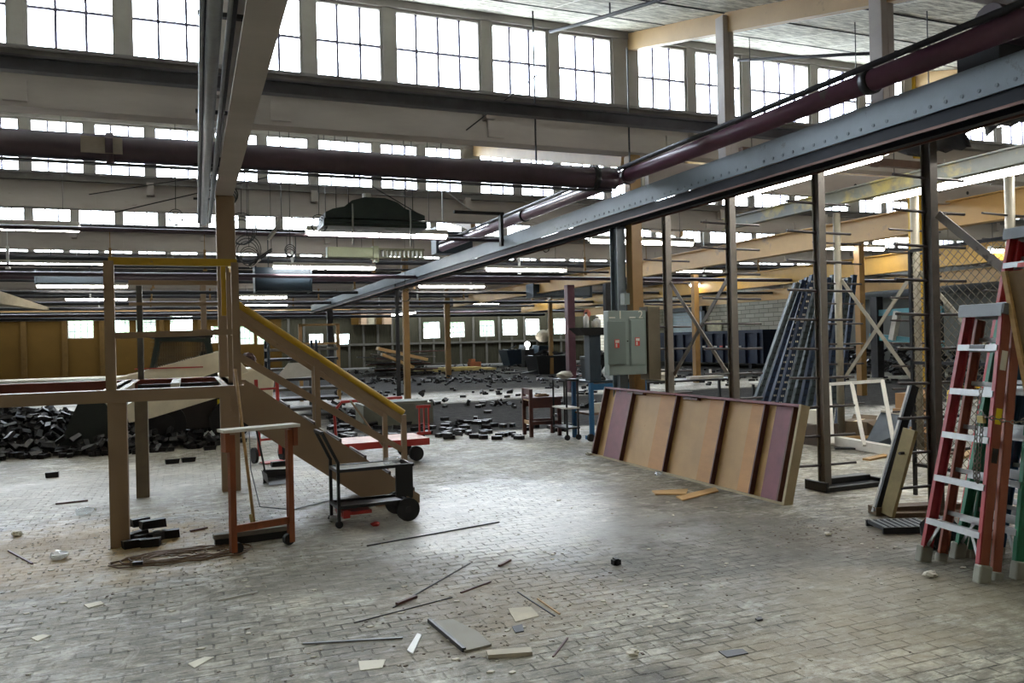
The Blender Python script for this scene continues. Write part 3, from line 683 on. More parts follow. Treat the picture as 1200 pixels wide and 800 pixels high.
for y, mt in ((7.9, YEL), (8.74, TAN)):
    a = Vector((.37, y, 2.04)); b_ = Vector((1.97, y, .91))
    srel(MB().tube([a, b_], .034, 10), 'hand_rail', mt, smooth=True)
    srel(MB().bar(a-Vector((0, 0, .07)), b_-Vector((0, 0, .075)), .03, .08), 'upper_rail', TAN)
    srel(MB().bar(a-Vector((0, 0, .48)), b_-Vector((0, 0, .38)), .035, .055), 'lower_rail', TAN)
    for x in ((1.13, 1.97) if y < 8 else (1.22, 1.97)):
        z1 = 2.04+sl*(x-.37)-.02; z0 = max(0, 1.27-(x-.52)*.744)
        srel(MB().box(x-.025, x+.025, y-.025, y+.025, z0, z1), 'rail_post', TAN)
    if y > 8: srel(MB().tube([(1.6, y, 1.0), (1.97, y, .45)], .012, 6), 'knee_brace', TAN)

# ------------------------------------------------------------------ orange trestle, broom, dustpan, cart
t = thing('trestle_stand', 'orange wooden trestle stand with a white plank top, in front of the stair', 'stand', (.28, 6.6, 0), .3)
for x in (.0, .47): MB().box(x-.022, x+.022, -.03, .03, .02, .93).build('leg', ORANW, t, bevel=.003)
for x in (-.05, .5): MB().box(x-.01, x+.025, -.05, .05, .8, .95).build('bracket', ORANW, t)
MB().box(-.08, .54, -.07, .08, .95, .975).build('plank_top', WHT, t, bevel=.003)
MB().box(.02, .45, -.015, .015, .17, .225).build('crossbar', ORANW, t)
for x in (.03, .45): MB().tube([(x, -.02, .045), (x, .025, .045)], .045, 14).build('castor', RUB, t)
t = thing('push_broom', 'push broom with a wooden handle leaning on the platform beam', 'broom', (.47, 6.98, 0), .12)
MB().tube([(.0, .02, .1), (-.09, .24, 1.42)], .013, 10).build('handle', WOOD, t, smooth=True)
MB().box(-.33, .28, -.035, .035, .06, .1).build('brush_block', mat('grey_wood', '6f6a62', .7), t, bevel=.005)
MB().box(-.32, .27, -.03, .03, 0, .06).build('bristles', BLK, t)
MB().bar((-.005, .02, .08), (-.02, .045, .22), .03, .03).build('ferrule', BRASS, t)
t = thing('dustpan', 'black long-handled dustpan standing under the stair', 'dustpan', tuple(G(328, 566)), .2)
MB().poly([(-.16,-.12,.01),(.14,-.12,.01),(.14,.12,.06),(-.16,.12,.06),(-.18,-.1,.14),(-.18,.12,.16)], [(0,1,2,3),(0,3,5,4)]).prism([Vector((-.16, .12, 0)), Vector((.14, .12, .02)), Vector((.14, .12, .14)), Vector((-.16, .12, .16))], (0,0,0), (0, .01, 0)).build('pan', BLK, t)
MB().tube([(-.14, .1, .12), (-.16, .1, .25), (-.24, .12, .72)], .012, 6).build('handle', BLK, t)

t = thing('utility_cart', 'small black tube-frame cart with one big wheel side, at the stair foot', 'cart', (1.18, 7.12, 0), .06)
tb = .014
def fr(x0, x1, y0, y1, z): return MB().bar((x0, y0, z), (x1, y0, z), .028, .028).bar((x0, y1, z), (x1, y1, z), .028, .028).bar((x0, y0, z), (x0, y1, z), .028, .028).bar((x1, y0, z), (x1, y1, z), .028, .028)
fr(0, .68, 0, .3, .5).build('top_frame', BLK, t); fr(0, .62, 0, .3, .18).box(.02, .6, .02, .28, .165, .175).build('bottom_shelf', BLK, t)
MB().box(.04, .55, .02, .28, .495, .507).build('top_shelf', mat('grey_board', '8f8c80', .6), t)
for x, y in ((0, 0), (0, .3)): MB().bar((x, y, .06), (x, y, .58), .026, .026).bar((x, y, .57), (x-.13, y, .84), .026, .026).build('upright', BLK, t)
MB().bar((-.13, 0, .84), (-.13, .3, .84), .026, .026).build('push_bar', BLK, t)
MB().box(.52, .68, -.005, .015, .22, .5).box(.66, .68, 0, .3, .2, .5).build('end_panel', BLK, t)
for y in (-.03, .33):
    wh = MB().tube([(.62, y-.02, .105), (.62, y+.02, .105)], .105, 24).build('wheel', RUB, t)
    MB().tube([(.62, y-.024, .105), (.62, y+.024, .105)], .03, 12).build('wheel_hub', DARK, wh)
for y in (0, .3):
    MB().tube([(.0, y-.014, .032), (.0, y+.014, .032)], .032, 14).build('castor', RUB, t)
MB().box(.04, .1, .0, .3, .08, .15).box(.03, .3, .02, .28, .1, .13).build('tray', REDM, t)
single(MB().tube([(1.62, 7.2, .54), (1.74, 7.28, .54), (1.78, 7.3, .545)], [.035, .035, .015], 10), 'plastic_bottle', 'clear plastic bottle lying on the small black cart', 'bottle', CLEARP, smooth=True)

# cream skid-steer loader behind the platform
t = thing('skid_steer_loader', 'cream skid-steer loader with a mesh cab and black bucket among the blocks', 'loader', (0, 14.6, 0))
Y0, Y1 = 0.0, 1.5
def pz(pts, y): return [Vector((x, y, z)) for x, z in pts]
def plate(pts, y0, y1): return MB().prism(pz(pts, y0), (0, 0, 0), (0, y1-y0, 0))
plate([(-.75, .25), (1.05, .2), (1.15, .72), (.5, .9), (-.5, .72), (-.8, .5)], .18, 1.32).build('chassis', mat('machine_dark', '2c2826', .5, .1), t, bevel=.02)
plate([(.55, .7), (1.32, .62), (1.38, 1.1), (1.2, 1.22), (.75, 1.25)], .12, 1.38).build('engine_hood', CREAM, t, bevel=.04)
for y in (.0, 1.38):
    am = plate([(.95, 1.18), (.62, 1.58), (.25, 1.5), (-1.1, 1.15), (-1.38, 1.08), (-1.42, .98), (-1.36, .78), (-1.22, .5), (-1.08, .46), (-1.06, .62), (-1.12, .86), (-.6, .86), (.45, 1.2), (.7, 1.1)], y, y+.1)
    am.build('lift_arm', CREAM, t, bevel=.01)
plate([(-.95, .42), (-.6, .48), (.62, .82), (.66, 1.12), (-.62, .9), (-1.0, .7)], -.12, -.02).build('side_cover', CREAM, t, bevel=.01)
MB().tube([(-.45, -.03, .8), (.5, -.03, 1.13)], .006, 6).build('hydraulic_hose', RUB, t)
MB().box(-.85, .2, -.012, 0, 1.28, 1.3).build('stripe', REDM, t)
for y in (.04, 1.3): 
    MB().tube([(-1.22, y+.04, .95), (-1.0, y+.04, .98)], .045, 10).tube([(-1.45, y+.04, .78), (-1.22, y+.04, .92)], .025, 10).build('hydraulic_cylinder', SILV, t, smooth=True)
cf = MB()
for y in (.25, 1.25):
    cf.bar((-.7, y, .8), (-.5, y, 1.78), .07, .07).bar((.42, y, .95), (.28, y, 1.78), .1, .1).bar((-.55, y, 1.78), (.34, y, 1.74), .08, .06)
cf.bar((-.5, .25, 1.78), (-.5, 1.25, 1.78), .07, .07).bar((.3, .25, 1.76), (.3, 1.25, 1.76), .07, .07)
cf.build('cab_frame', GRNH, t)
MB().box(-.62, .38, .2, 1.3, 1.79, 1.83).build('cab_roof', BLK, t, bevel=.01)
for y in (.27, 1.23):
    mh = MB()
    for k in range(24): x = -.56+k*.038; mh.bar((x, y, .85), (x+.02, y, 1.76), .014, .014)
    for k in range(10): z = .92+k*.09; mh.bar((-.62, y, z), (.36, y, z), .014, .014)
    mh.build('cab_mesh', mat('mesh_brown', '554b3c', .6, .3), t)
MB().box(-.1, .2, .5, .95, .75, 1.25).box(.16, .26, .5, .95, .9, 1.55).build('seat', RUB, t, bevel=.03)
for x in (-.42, .62):
    for y in (.05, 1.22):
        wh = MB().tube([(x, y-.02, .36), (x, y+.22, .36)], .34, 24).build('wheel', RUB, t)
        MB().tube([(x, y-.03, .36), (x, y-.01, .36)], .16, 16).build('wheel_rim', DARK, wh)
bk = MB(); prof = []
for k in range(9):
    q = math.radians(-80+k*24); prof.append((-1.5+.36*math.cos(q)*.9, .42+.42*math.sin(q)))
prof = [(-2.0, .02)]+[(-1.62, .0), (-1.3, .05), (-1.18, .3), (-1.2, .62), (-1.36, .82), (-1.62, .9)]
for i in range(len(prof)-1):
    a, b_ = prof[i], prof[i+1]; bk.bar((a[0], .75, a[1]), (b_[0], .75, b_[1]), 1.75, .02, upv=(0, 0, 1))
for y in (-.125, 1.605): bk.prism(pz(prof, y), (0, 0, 0), (0, .02, 0))
bk.build('bucket', mat('bucket_black', '1d2421', .5, .2), t)
MB().box(-1.62, -1.35, .3, .9, .88, .98).box(-1.45, -1.25, .2, .3, .7, 1.0).build('bucket_coupler', WHT, t)
MB().box(.42, .52, .168, .178, .62, .72).build('warning_sticker', YSTK, t)
MB().tube([(.95, .17, .5), (.95, .13, .5)], .16, 18).build('side_guard', DARK, t)
MB().tube([(.5, .1, .85), (.55, .05, .7), (.62, .05, .66), (.85, .08, .75)], .014, 6).build('hydraulic_hose', SILV, t)
t2 = t
single(MB().sph((0, 0, 0), .11, (1.2, 1, .9), 10, .15).tube([(.06, 0, -.02), (.16, 0, -.2)], .04, 8).xf(Matrix.Translation((.95, 14.9, 1.42))), 'engine_part', 'rusty engine part resting on the loader hood', 'engine part', mat('rusty_brown', '3c2220', .6))

# ------------------------------------------------------------------ loose paving blocks
BLV = []
for k in range(4):
    rr = random.Random(k); a, b_, c = .074+.008*k, .038, .032
    mb = MB().box(-a, a, -b_, b_, 0, 2*c); mb.v = [(x+rr.uniform(-.008, .008), y+rr.uniform(-.006, .006), z+rr.uniform(-.005, .005)) for x, y, z in mb.v]
    me = mb.mesh('paving_block'); me.materials.append(BLOCK); BLV.append((mb, me))
R = random.Random(11)
nblk = 0
def block(x, y, z, label, group, rot=None):
    global nblk; nblk += 1
    o = bpy.data.objects.new('paving_block', R.choice(BLV)[1]); C.objects.link(o)
    o.location = (x, y, z); o.rotation_euler = rot or (R.uniform(-.25, .25)*(z > .03), R.uniform(-.25, .25)*(z > .03), R.uniform(0, PI))
    return tag(o, label, 'block', group)
def heap(x, y):
    h = 0
    for cx, cy, rx, ry, hh in ((-3.4, 16.3, 3.0, 2.4, .62), (-1.0, 15.3, 2.2, 1.6, .32), (-5.5, 17, 3, 2.6, .5), (.6, 15.9, 1.6, 1.1, .25)):
        d = 1-((x-cx)/rx)**2-((y-cy)/ry)**2
        if d > 0: h = max(h, hh*d**.6)
    return h
def on_loader(x, y): return -2.0 < x < 1.4 and 14.45 < y < 16.3
n = 0
while n < 175:                      # the blocks on the near face of the heap
    x, y = R.uniform(-4.6, 1.1), R.uniform(13.6, 16.3); h = heap(x, y)
    if h <= 0 or (on_loader(x, y)): continue
    block(x, y, max(0, h-.03+R.uniform(-.02, .05)), 'loose black paving block in the long heap by the loader', 'paving blocks heaped by the loader', (R.uniform(-.7, .7), R.uniform(-.7, .7), R.uniform(0, PI))); n += 1
def rubble(name, label, pts, mt=BLOCK, seed=3):
    q = random.Random(seed); mb = MB()
    for x, y, z, s in pts:
        src = q.choice(BLV)[0]; M = Matrix.Translation((x, y, z)) @ Matrix.Rotation(q.uniform(0, PI), 4, 'Z') @ Matrix.Rotation(q.uniform(-.8, .8)*(z > .05), 4, 'X') @ Matrix.Rotation(q.uniform(-.8, .8)*(z > .05), 4, 'Y') @ Matrix.Diagonal((s, s, s, 1))
        k = len(mb.v); mb.poly(src.v, src.f); mb.xf(M, k)
    return single(mb, name, label, 'rubble', mt, kind='stuff')
pts = []
q = random.Random(5)
while len(pts) < 2600:
    x, y = q.uniform(-8, 2), q.uniform(13.7, 19); h = heap(x, y)
    if h > 0 and not on_loader(x, y): pts.append((x, y, max(0, q.uniform(max(0, h-.22), h-.06)), 1))
rubble('paving_block_rubble', 'mass of black blocks filling the heap beside the loader', pts)
# the trail of blocks along the edge of the lifted floor
n = 0
while n < 105:
    u = R.uniform(385, 665); v = 515-abs(R.gauss(0, 9)) - (R.random() < .35)*R.uniform(0, 10); p = G(u, v)
    if 5.1 < p.x < 5.95 and p.y < 13.1: continue
    block(p.x, p.y, .045*(R.random() < .15), 'black paving block in the trail along the lifted floor edge', 'paving blocks along the lifted floor edge'); n += 1
for u, v, lb in ((61, 559, 'lone black paving block on the pale floor in front of the heap'), (202, 543, 'left of two black blocks together under the platform'), (221, 541, 'right of two black blocks together under the platform'),
                 (327, 546, 'black block beside the dustpan under the stair'), (246, 527, 'black block at the tip of the heap behind the column'), (420, 527, 'black block beside the red platform truck')):
    p = G(u, v); block(p.x, p.y, 0, lb, None, (0, 0, .1))
for k, (u, v, z) in enumerate(((160, 632, 0), (173, 634, 0), (186, 632, .0), (165, 628, .09), (180, 630, .09), (196, 630, 0), (158, 641, 0), (176, 640, 0))):
    p = G(u, v); block(p.x, p.y, z, ['black block against the platform leg', 'black block stacked by the platform leg, topmost pair'][z > 0], 'paving blocks piled by the platform leg', (0, 0, R.uniform(-.6, .9)))
p = G(722, 661); single(MB().box(-.03, .03, -.02, .02, 0, .035).box(-.015, .01, -.03, .025, .0, .045).xf(Matrix.Translation(p)), 'rubber_scrap', 'small black scrap alone on the floor right of the shiny patch', 'scrap', BLK)
# rows of lifted blocks further back
pts = []
for row, (v, spread, dens) in enumerate(((476, 2, 60), (447, 2, 240), (461, 3, 60), (437, 1.6, 240), (488, 3, 40), (430, 1, 110))):
    for k in range(dens):
        u = q.uniform(385, 700) if row != 4 else q.uniform(385, 460); vv = v+q.gauss(0, spread)-(u-500)*.008; p = G(u, max(vv, 420))
        if p.y < 54: pts.append((p.x, p.y, q.choice((0, 0, .08)), 1.0))
rubble('paving_block_rubble', 'rows of black blocks lying across the far floor', pts, seed=8)
pts = []
for k in range(420):
    x = q.uniform(23.5, 29.6); y = q.uniform(20, 31); d = 1-((x-29)/5.5)**2-((y-26)/6.)**2
    if d > 0: pts.append((x, y, q.uniform(0, 1.15*d), 1.7))
rubble('paving_block_rubble', 'dark heap of blocks against the grey side wall', pts, seed=9)
pts = []
for k in range(260):
    u = q.uniform(720, 1090); v = q.uniform(424, 452); p = G(u, v)
    if p.x < 23: pts.append((p.x, p.y, 0, 1.1))
rubble('paving_block_rubble', 'scattered black blocks on the floor beyond the racks', pts, seed=10)

# ------------------------------------------------------------------ leaning plywood panel
t = thing('plywood_tray', 'long framed tan plywood panel leaning on its side against the rack', 'panel', (5.2, 6.12, 0), 0)
ang = math.atan2(.23, .9); HH = .93; LN = 3.86
inn = Matrix.Rotation(ang, 4, 'Y')         # local: x = thickness, y = along, z = up the slope
def pp(mb, name, material, **k): return mb.xf(inn).build(name, material, t, **k)
pp(MB().box(.03, .045, 0, LN, 0, HH), 'board', PLY)
pp(MB().box(-.05, .045, 0, LN, -.02, .01), 'bottom_edge', EDGEW); pp(MB().box(-.05, .045, 0, LN, HH, HH+.025), 'top_edge', MAROW)
pp(MB().box(-.055, .05, -.03, .0, -.02, HH+.025), 'end_edge', EDGEW); pp(MB().box(-.055, .05, LN, LN+.03, -.02, HH+.025), 'end_edge', BROWNW)
def ym(u): return AX(u, 525, 5.31).y-6.12
for u0, u1, mt in ((714, 735, MAROW), (766, 786, PLYW), (823, 842, PLYW), (871, 888, PLYW), (899, 921, MAROW)):
    a, b_ = ym(u1), ym(u0); pp(MB().box(.012, .03, a, b_, .012, HH-.002), 'batten', mt)
    pp(MB().box(-.03, .03, a-.02, a, .012, HH-.002), 'rib', BROWNW)
for y0, y1 in ((1.7, 2.0), (2.9, 3.3)): pp(MB().box(-.02, .03, y0, y1, HH-.03, HH-.004), 'cleat', BROWNW)

# ------------------------------------------------------------------ electrical panel board
t = thing('electrical_panel', 'grey-green electrical panel board numbered 1 and 2 on the ochre column', 'electrical panel', (5.04, 9.22, 1.13))
MB().box(0, .56, 0, .14, 0, .84).build('cabinet', PANG, t, bevel=.006)
d1 = MB().box(-.03, .235, -.03, 0, .14, .7).build('door', PAND, t, bevel=.004)
d2 = MB().box(.32, .53, -.012, 0, .13, .72).build('door', PANG, t, bevel=.003)
MB().box(.30, .55, -.005, 0, .11, .74).build('door_trim', PAND, t)
for x, z, d, yy in ((.1, .41, d1, -.032), (.415, .43, d2, -.014)):
    MB().box(x-.035, x+.035, yy-.002, yy, z-.055, z+.055).build('warning_label', TIRED, d)
    MB().box(x-.025, x+.03, yy-.004, yy-.002, z+.01, z+.045).box(x-.02, x+.0, yy-.004, yy-.002, z-.045, z-.0).build('label_print', WHT, d)
MB().tube([(.275, -.008, .44), (.275, 0, .44)], .01, 8).build('screw', DARK, t)
for x in (.02, .32): MB().box(x-.01, x+.08, -.002, 0, .742, .757).build('name_strip', WHT, t)
for tx, x in (('1', .135), ('2', .44)):
    c = bpy.data.curves.new('number', 'FONT'); c.body = tx; c.size = .15; c.extrude = .001; tmp = bpy.data.objects.new('number', c); C.objects.link(tmp); dg = bpy.context.evaluated_depsgraph_get()
    me = bpy.data.meshes.new_from_object(tmp.evaluated_get(dg)); bpy.data.objects.remove(tmp); me.materials.clear(); me.materials.append(PAPER)
    o = bpy.data.objects.new('number', me); C.objects.link(o); o.parent = t; o.location = (x, -.003, .735); o.rotation_euler = (PI/2, 0, 0)
t = single(MB().box(5.62, 5.80, 9.2, 9.42, 1.05, 2.02).box(5.1, 5.62, 9.37, 9.44, 1.14, 1.95), 'backing_cabinet', 'brown cabinet side standing right behind the electrical panel', 'cabinet', mat('brown_green', '5c5340', .6))
single(MB().box(5.30, 5.38, 9.25, 9.36, 2.05, 2.2), 'switch_box', 'small grey box on the blue-grey column above the panel board', 'box', PAND)

# ------------------------------------------------------------------ cantilever storage racks
def rack_post(x, y, z1, mt, label, rnd=False, arms=(0,), arml=.42, brk=True, base=False, zs=None):
    t = thing('rack_post', label, 'rack post', (x, y, 0), group=None)
    if rnd: MB().tube([(0, 0, 0), (0, 0, z1)], .055, 12).build('post', mt, t, smooth=True)
    else: MB().box(-.042, .042, -.05, -.038, 0, z1).box(-.042, .042, .038, .05, 0, z1).box(-.012, .012, -.038, .038, 0, z1).build('post', mt, t)
    k = 0
    for z in (zs or [.36+.305*i for i in range(9)]):
        if z > z1-.1: break
        MB().tube([(-arml, 0, z+.012), (-.05, 0, z)], .0135, 7).build('arm', ARM, t); MB().tube([(.05, 0, z), (arml, 0, z-.004)], .0135, 7).build('arm', ARM, t)
    if base:
        MB().box(-.12, .62, -.16, -.02, 0, .05).box(-.12, .62, .1, .12, 0, .07).box(-.14, -.1, -.17, .14, 0, .1).box(.6, .64, -.17, .14, 0, .09).box(.05, .6, -.02, .1, 0, .11).build('foot', BLK, t, bevel=.006)
    return t
FZ = [.25+.3*i for i in range(10)]
rack_post(6.06, 6.54, 3.3, POST, 'dark steel rack post standing on a black foot right of the leaning panel', base=True, zs=FZ)
rack_post(6.06, 8.0, 3.3, POST, 'dark rack post rising behind the right half of the leaning panel', zs=FZ)
rack_post(6.06, 9.4, 3.3, POST, 'dark rack post next to the electrical panel', zs=FZ, arml=.36)
rack_post(6.06, 5.2, 3.3, mat('rack_post_rusty', '4b443d', .6, .1, var=.3, scale=8), 'thick rusty rack post just left of the ladders', zs=FZ)
rack_post(9.0, 6.62, 3.4, POSTL, 'pale round rear rack post seen above the tall ladder', True, zs=FZ, arml=.46)
rack_post(9.0, 7.96, 3.4, POSTL, 'pale round rear rack post behind the rusty post', True, zs=FZ, arml=.46)
rack_post(9.0, 9.35, 3.4, POSTL, 'pale round rear rack post in front of the blue uprights', True, zs=FZ, arml=.46)
def xbrace(x, y0, y1, z0, z1, mt, lb):
    t = thing('cross_brace', lb, 'brace', (x, y0, z0))
    for a, b_ in (((0, 0, 0), (0, y1-y0, z1-z0)), ((.03, 0, z1-z0), (.03, y1-y0, 0))): MB().bar(a, b_, .012, .055, upv=(0, 0, 1)).build('brace_bar', mt, t)
xbrace(6.06, 8.07, 9.33, 1.1, 2.35, POST, 'dark X brace between the two rack posts right of the panel board')
xbrace(9.0, 8.03, 9.28, .95, 2.4, POSTL, 'pale X brace between the rear rack posts')
t = thing('diagonal_brace', 'dark diagonal brace running down from the rusty rack post', 'brace', (6.06, 5.12, 2.5)); MB().bar((0, 0, .12), (0.05, -.95, -.75), .012, .07).build('brace_bar', POST, t)
t = thing('diagonal_brace', 'pale diagonal brace right of the rear rack posts', 'brace', (9.0, 7.9, 2.4)); MB().bar((0, 0, 0), (0, -1.2, -1.3), .012, .055).build('brace_bar', POSTL, t)

# blue pallet-rack uprights leaning together
R2 = random.Random(4)
cols = [RBLG, RBLU, RBLU, RBLU, RBLG, RBLG, RBLU, RBLG, RBLU, RBLU, RBLG, RBLU]
names = ['wide grey-blue', 'deep blue holed', 'deep blue', 'second deep blue', 'grey-blue notched', 'paler notched', 'dark blue inner', 'grey notched', 'blue back', 'right-hand blue', 'grey far', 'last blue']
for k in range(12):
    f_ = k/11; u0 = 888+f_*98; u1 = 936+f_*66; y = 11.0+(k % 3)*.12
    a = AY(u0, 470, y); b_ = AY(u1, 331-(k % 4)*3, y); d = (b_-a)/(b_.z-a.z); a0 = a-d*a.z
    t = thing('rack_upright', f'{names[k]} perforated rack upright leaning in the bundle behind the front posts', 'rack upright', a0, group='rack uprights leaning in a bundle')
    top = b_-a0; w_ = .12 if k == 0 else .085
    MB().bar((0, 0, 0), top, .07, .015, upv=(0, 1, 0)).bar((-w_/2, .03, 0), top+Vector((-w_/2, .03, 0)), .07, .012, upv=(1, 0, 0)).bar((w_/2, .03, 0), top+Vector((w_/2, .03, 0)), .07, .012, upv=(1, 0, 0)).build('post', cols[k], t)
    hl = MB(); ht = MB()
    for j in range(22):
        c = top*((j+1)/23.); 
        for sx in (-.018, .018): hl.bar(c+Vector((sx, -.008, -.016)), c+Vector((sx, -.008, .016)), .016, .004, upv=(0, 1, 0))
        ht.bar(c+Vector((-w_/2-.012, .0, -.03)), c+Vector((-w_/2-.012, .0, .02)), .02, .03, upv=(0, 1, 0))
    o = hl.build('hole_pattern', mat('hole_dark', '0d0f12', .8) if k not in (2, 3) else PAPER, t); tag(o, None, kind='stuff')
    if k in (4, 5, 7, 8, 10): tag(ht.build('notches', cols[k], t), None, kind='stuff')

# ------------------------------------------------------------------ ladders
LOC = [(4.66, 3.93), ]
def ladder(name, label, x, y, H, rz, lean, rail, side, capm, nst, bot=.26, top=.165, rear=True, sticker=None, steps=ALU, boots=RUBG, rg=.13):
    t = thing(name, label, 'ladder', (x, y, 0)); t.rotation_euler = (-lean, 0, rz)
    for s in (-1, 1):
        f = MB()
        fl_ = MB().bar((s*bot-s*.012, .004, .05), (s*top-s*.012, .004, H), .03, .01, upv=(0, 1, 0)); fl_.build('rail_flange', rail, t)
        for w_, d, ox_, oy_ in ((.012, .066, 0, .042), (.028, .01, -s*.012, .072)):
            f.bar((s*bot+ox_, oy_, .05), (s*top+ox_, oy_, H), w_, d, upv=(0, 1, 0))
        fr_ = f.build('front_rail', side if s > 0 else rail, t, bevel=.002)
        if rear:
            r_ = MB()
            for w_, d, ox_, oy_ in ((.012, .06, 0, rg+.03), (.024, .01, -s*.01, rg), (.024, .01, -s*.01, rg+.06)):
                r_.bar((s*(bot-.02)+ox_, oy_, .08), (s*(top-.005)+ox_, oy_-.03, H-.01), w_, d, upv=(0, 1, 0))
            r_.build('rear_rail', side, t, bevel=.002)
            MB().box(s*(bot-.02)-.025, s*(bot-.02)+.025, rg-.003, rg+.068, .0, .08).build('foot', boots, t, bevel=.008)
        MB().box(s*bot-.034, s*bot+.03, -.01, .085, -.005, .115).build('foot', boots, t, bevel=.012)
        MB().bar((s*(bot-.03), .03, .12), (s*(bot-.13), .03, .30), .022, .008, upv=(0, 1, 0)).build('corner_brace', ALU, t)
    for k in range(nst):
        z = .305*(k+1); xx = bot+(top-bot)*(z/H)-.008
        MB().box(-xx, xx, -.006, .085, z, z+.008).box(-xx, xx, -.008, -.003, z-.034, z+.008).box(-xx, xx, .08, .085, z-.03, z+.008).build('step', steps, t)
        if rear: MB().box(-xx+.02, xx-.02, rg+.01, rg+.03, z+.05, z+.08).build('rear_brace', ALU, t)
    MB().box(-top-.03, top+.03, -.02, rg+.04, H, H+.07).box(-top-.02, top+.02, -.025, -.02, H-.02, H+.065).build('top_cap', capm, t, bevel=.008)
    if sticker:
        for (z0, z1, s, m_, w2) in sticker:
            xx = s*(bot+(top-bot)*((z0+z1)/2/H)+.008*1)
            MB().bar((xx, .04, z0), (xx+s*0, .04, z1), .002, .045, upv=(0, 1, 0)).build('sticker', m_, t)
    return t
RZ = math.radians(-99.2)
t = ladder('step_ladder', 'front red and orange step ladder with aluminium steps and grey cap, chained', 4.655, 3.93, 1.74, RZ, .19, LRED, LORG, CAPG, 5,
       sticker=[(1.33, 1.5, 1, PAPER, 0), (.98, 1.12, 1, YSTK, 0), (.72, .86, 1, BLK, 0)])
MB().box(-.06, .07, -.012, -.008, 1.505, 1.53).build('step_label', BLK, t)
ladder('step_ladder', 'green step ladder folded right behind the front red one', 4.93, 3.885, 1.72, RZ, .19, LGRN, LGRN, BLK, 5, sticker=[(1.2, 1.45, 1, WHT, 0), (.85, .98, 1, BLK, 0)], rg=.1)
ladder('step_ladder', 'short blue step ladder folded behind the green one', 5.17, 3.86, 1.72, RZ, .19, LBLU, LBLU, BLK, 5, rg=.1)
t = ladder('step_ladder', 'tall deep-red step ladder with grey cap rising behind the others', 5.42, 4.2, 2.34, RZ, .17, LDR, LDR, CAPG, 7, .33, .185, rg=.12)
MB().box(-.05, .1, -.012, -.008, 2.095, 2.13).build('step_label', TIRED, t)
ladder('step_ladder', 'tall dark blue step ladder at the back of the ladder stack', 5.75, 4.22, 2.3, RZ, .16, LBLU, LBLU, BLK, 7, .34, .2, rg=.1)
# chain and padlock round the ladders
def chain(name, label, pts, lk=.03):
    P = [Vector(p) for p in pts]; mb = MB(); k = 0; L2 = 0
    for i in range(len(P)-1):
        d = P[i+1]-P[i]; n_ = max(1, int(d.length/lk))
        for j in range(n_):
            c = P[i]+d*((j+.5)/n_); dd = d.normalized(); sd = dd.cross(Vector((0, 0, 1)) if abs(dd.z) < .8 else Vector((1, 0, 0))).normalized()
            if k % 2: sd = dd.cross(sd).normalized()
            ring = [c+dd*(lk*.62*math.cos(q))+sd*(lk*.36*math.sin(q)) for q in [2*PI*m_/10 for m_ in range(11)]]
            mb.tube(ring, lk*.12, 5, cap=False); k += 1
    return single(mb, name, label, 'chain', CHAIN)
ca = AX(1149, 468, 4.62); ch = []
for (u, v) in ((1150, 455), (1146, 480), (1143, 520), (1142, 560), (1146, 566), (1148, 530), (1151, 495)): ch.append(AX(u, v, 4.58))
chain('steel_chain', 'steel chain hanging in a loop from the front red ladder', ch)
chain('steel_chain', 'steel chain drawn across the sides of the folded ladders', [AX(1147, 487, 4.56), AX(1160, 489, 4.53), AX(1178, 493, 4.62), AX(1190, 495, 4.7), AX(1210, 489, 4.8)])
pk = AX(1150, 487, 4.55)
t = thing('padlock', 'small brass padlock joining the chain on the ladders', 'padlock', pk); t.rotation_euler = (0, 0, RZ)
MB().box(-.025, .025, -.012, .012, -.045, 0).build('lock_body', BRASS, t, bevel=.004); MB().tube([(-.015, 0, 0), (-.015, 0, .02), (0, 0, .034), (.015, 0, .02), (.015, 0, 0)], .004, 6).build('shackle', ALU, t)
# framed board leaning at the right edge of the ladders
a = AX(1178, 318, 5.0); b_ = G(1250, 690); t = thing('framed_board', 'brown board with a pale wooden edge leaning over the tall ladders', 'board', b_)
dd = a-b_; sd = Vector((.1, -1, 0)).normalized()
MB().bar((0, 0, 0), dd, .03, .045, upv=(1, 0, 0)).build('wood_edge', WOOD, t)
MB().poly([(0, 0, 0), dd, dd+sd*.38, sd*.38, Vector((.015, 0, 0)), dd+Vector((.015, 0, 0)), dd+sd*.38+Vector((.015, 0, 0)), sd*.38+Vector((.015, 0, 0))], [(0,1,2,3),(7,6,5,4),(0,4,5,1),(1,5,6,2),(2,6,7,3),(3,7,4,0)]).build('board', mat('brown_board', '6a5335', .6, var=.2), t)
# wire mesh behind
t = thing('wire_mesh_panel', 'diamond wire mesh panel behind the ladders', 'mesh panel', (6.6, 3.9, .3))
ww = MB(); Wd, Hh = 2.0, 2.1
st_ = .085
k = -Hh
while k < Wd:
    for sgn in (1, -1):
        y0, z0, y1, z1 = k, 0, k+Hh, Hh
        if y0 < 0: z0 = -y0; y0 = 0
        if y1 > Wd: z1 -= y1-Wd; y1 = Wd
        if y1 > y0:
            if sgn < 0: y0, y1 = Wd-y0, Wd-y1
            ww.bar((.0, y0, z0), (.0, y1, z1), .0045, .0045)
    k += st_
tag(ww.build('mesh_wires', mat('mesh_wire', '6b6250', .5, .4), t), None, kind='stuff')
for z in (0, 1.0, Hh): MB().bar((0, 0, z), (0, Wd, z), .03, .03).build('frame_rail', DARK, t)
for y in (0, Wd): MB().bar((0, y, -.3), (0, y, Hh), .03, .03).build('frame_post', DARK, t)

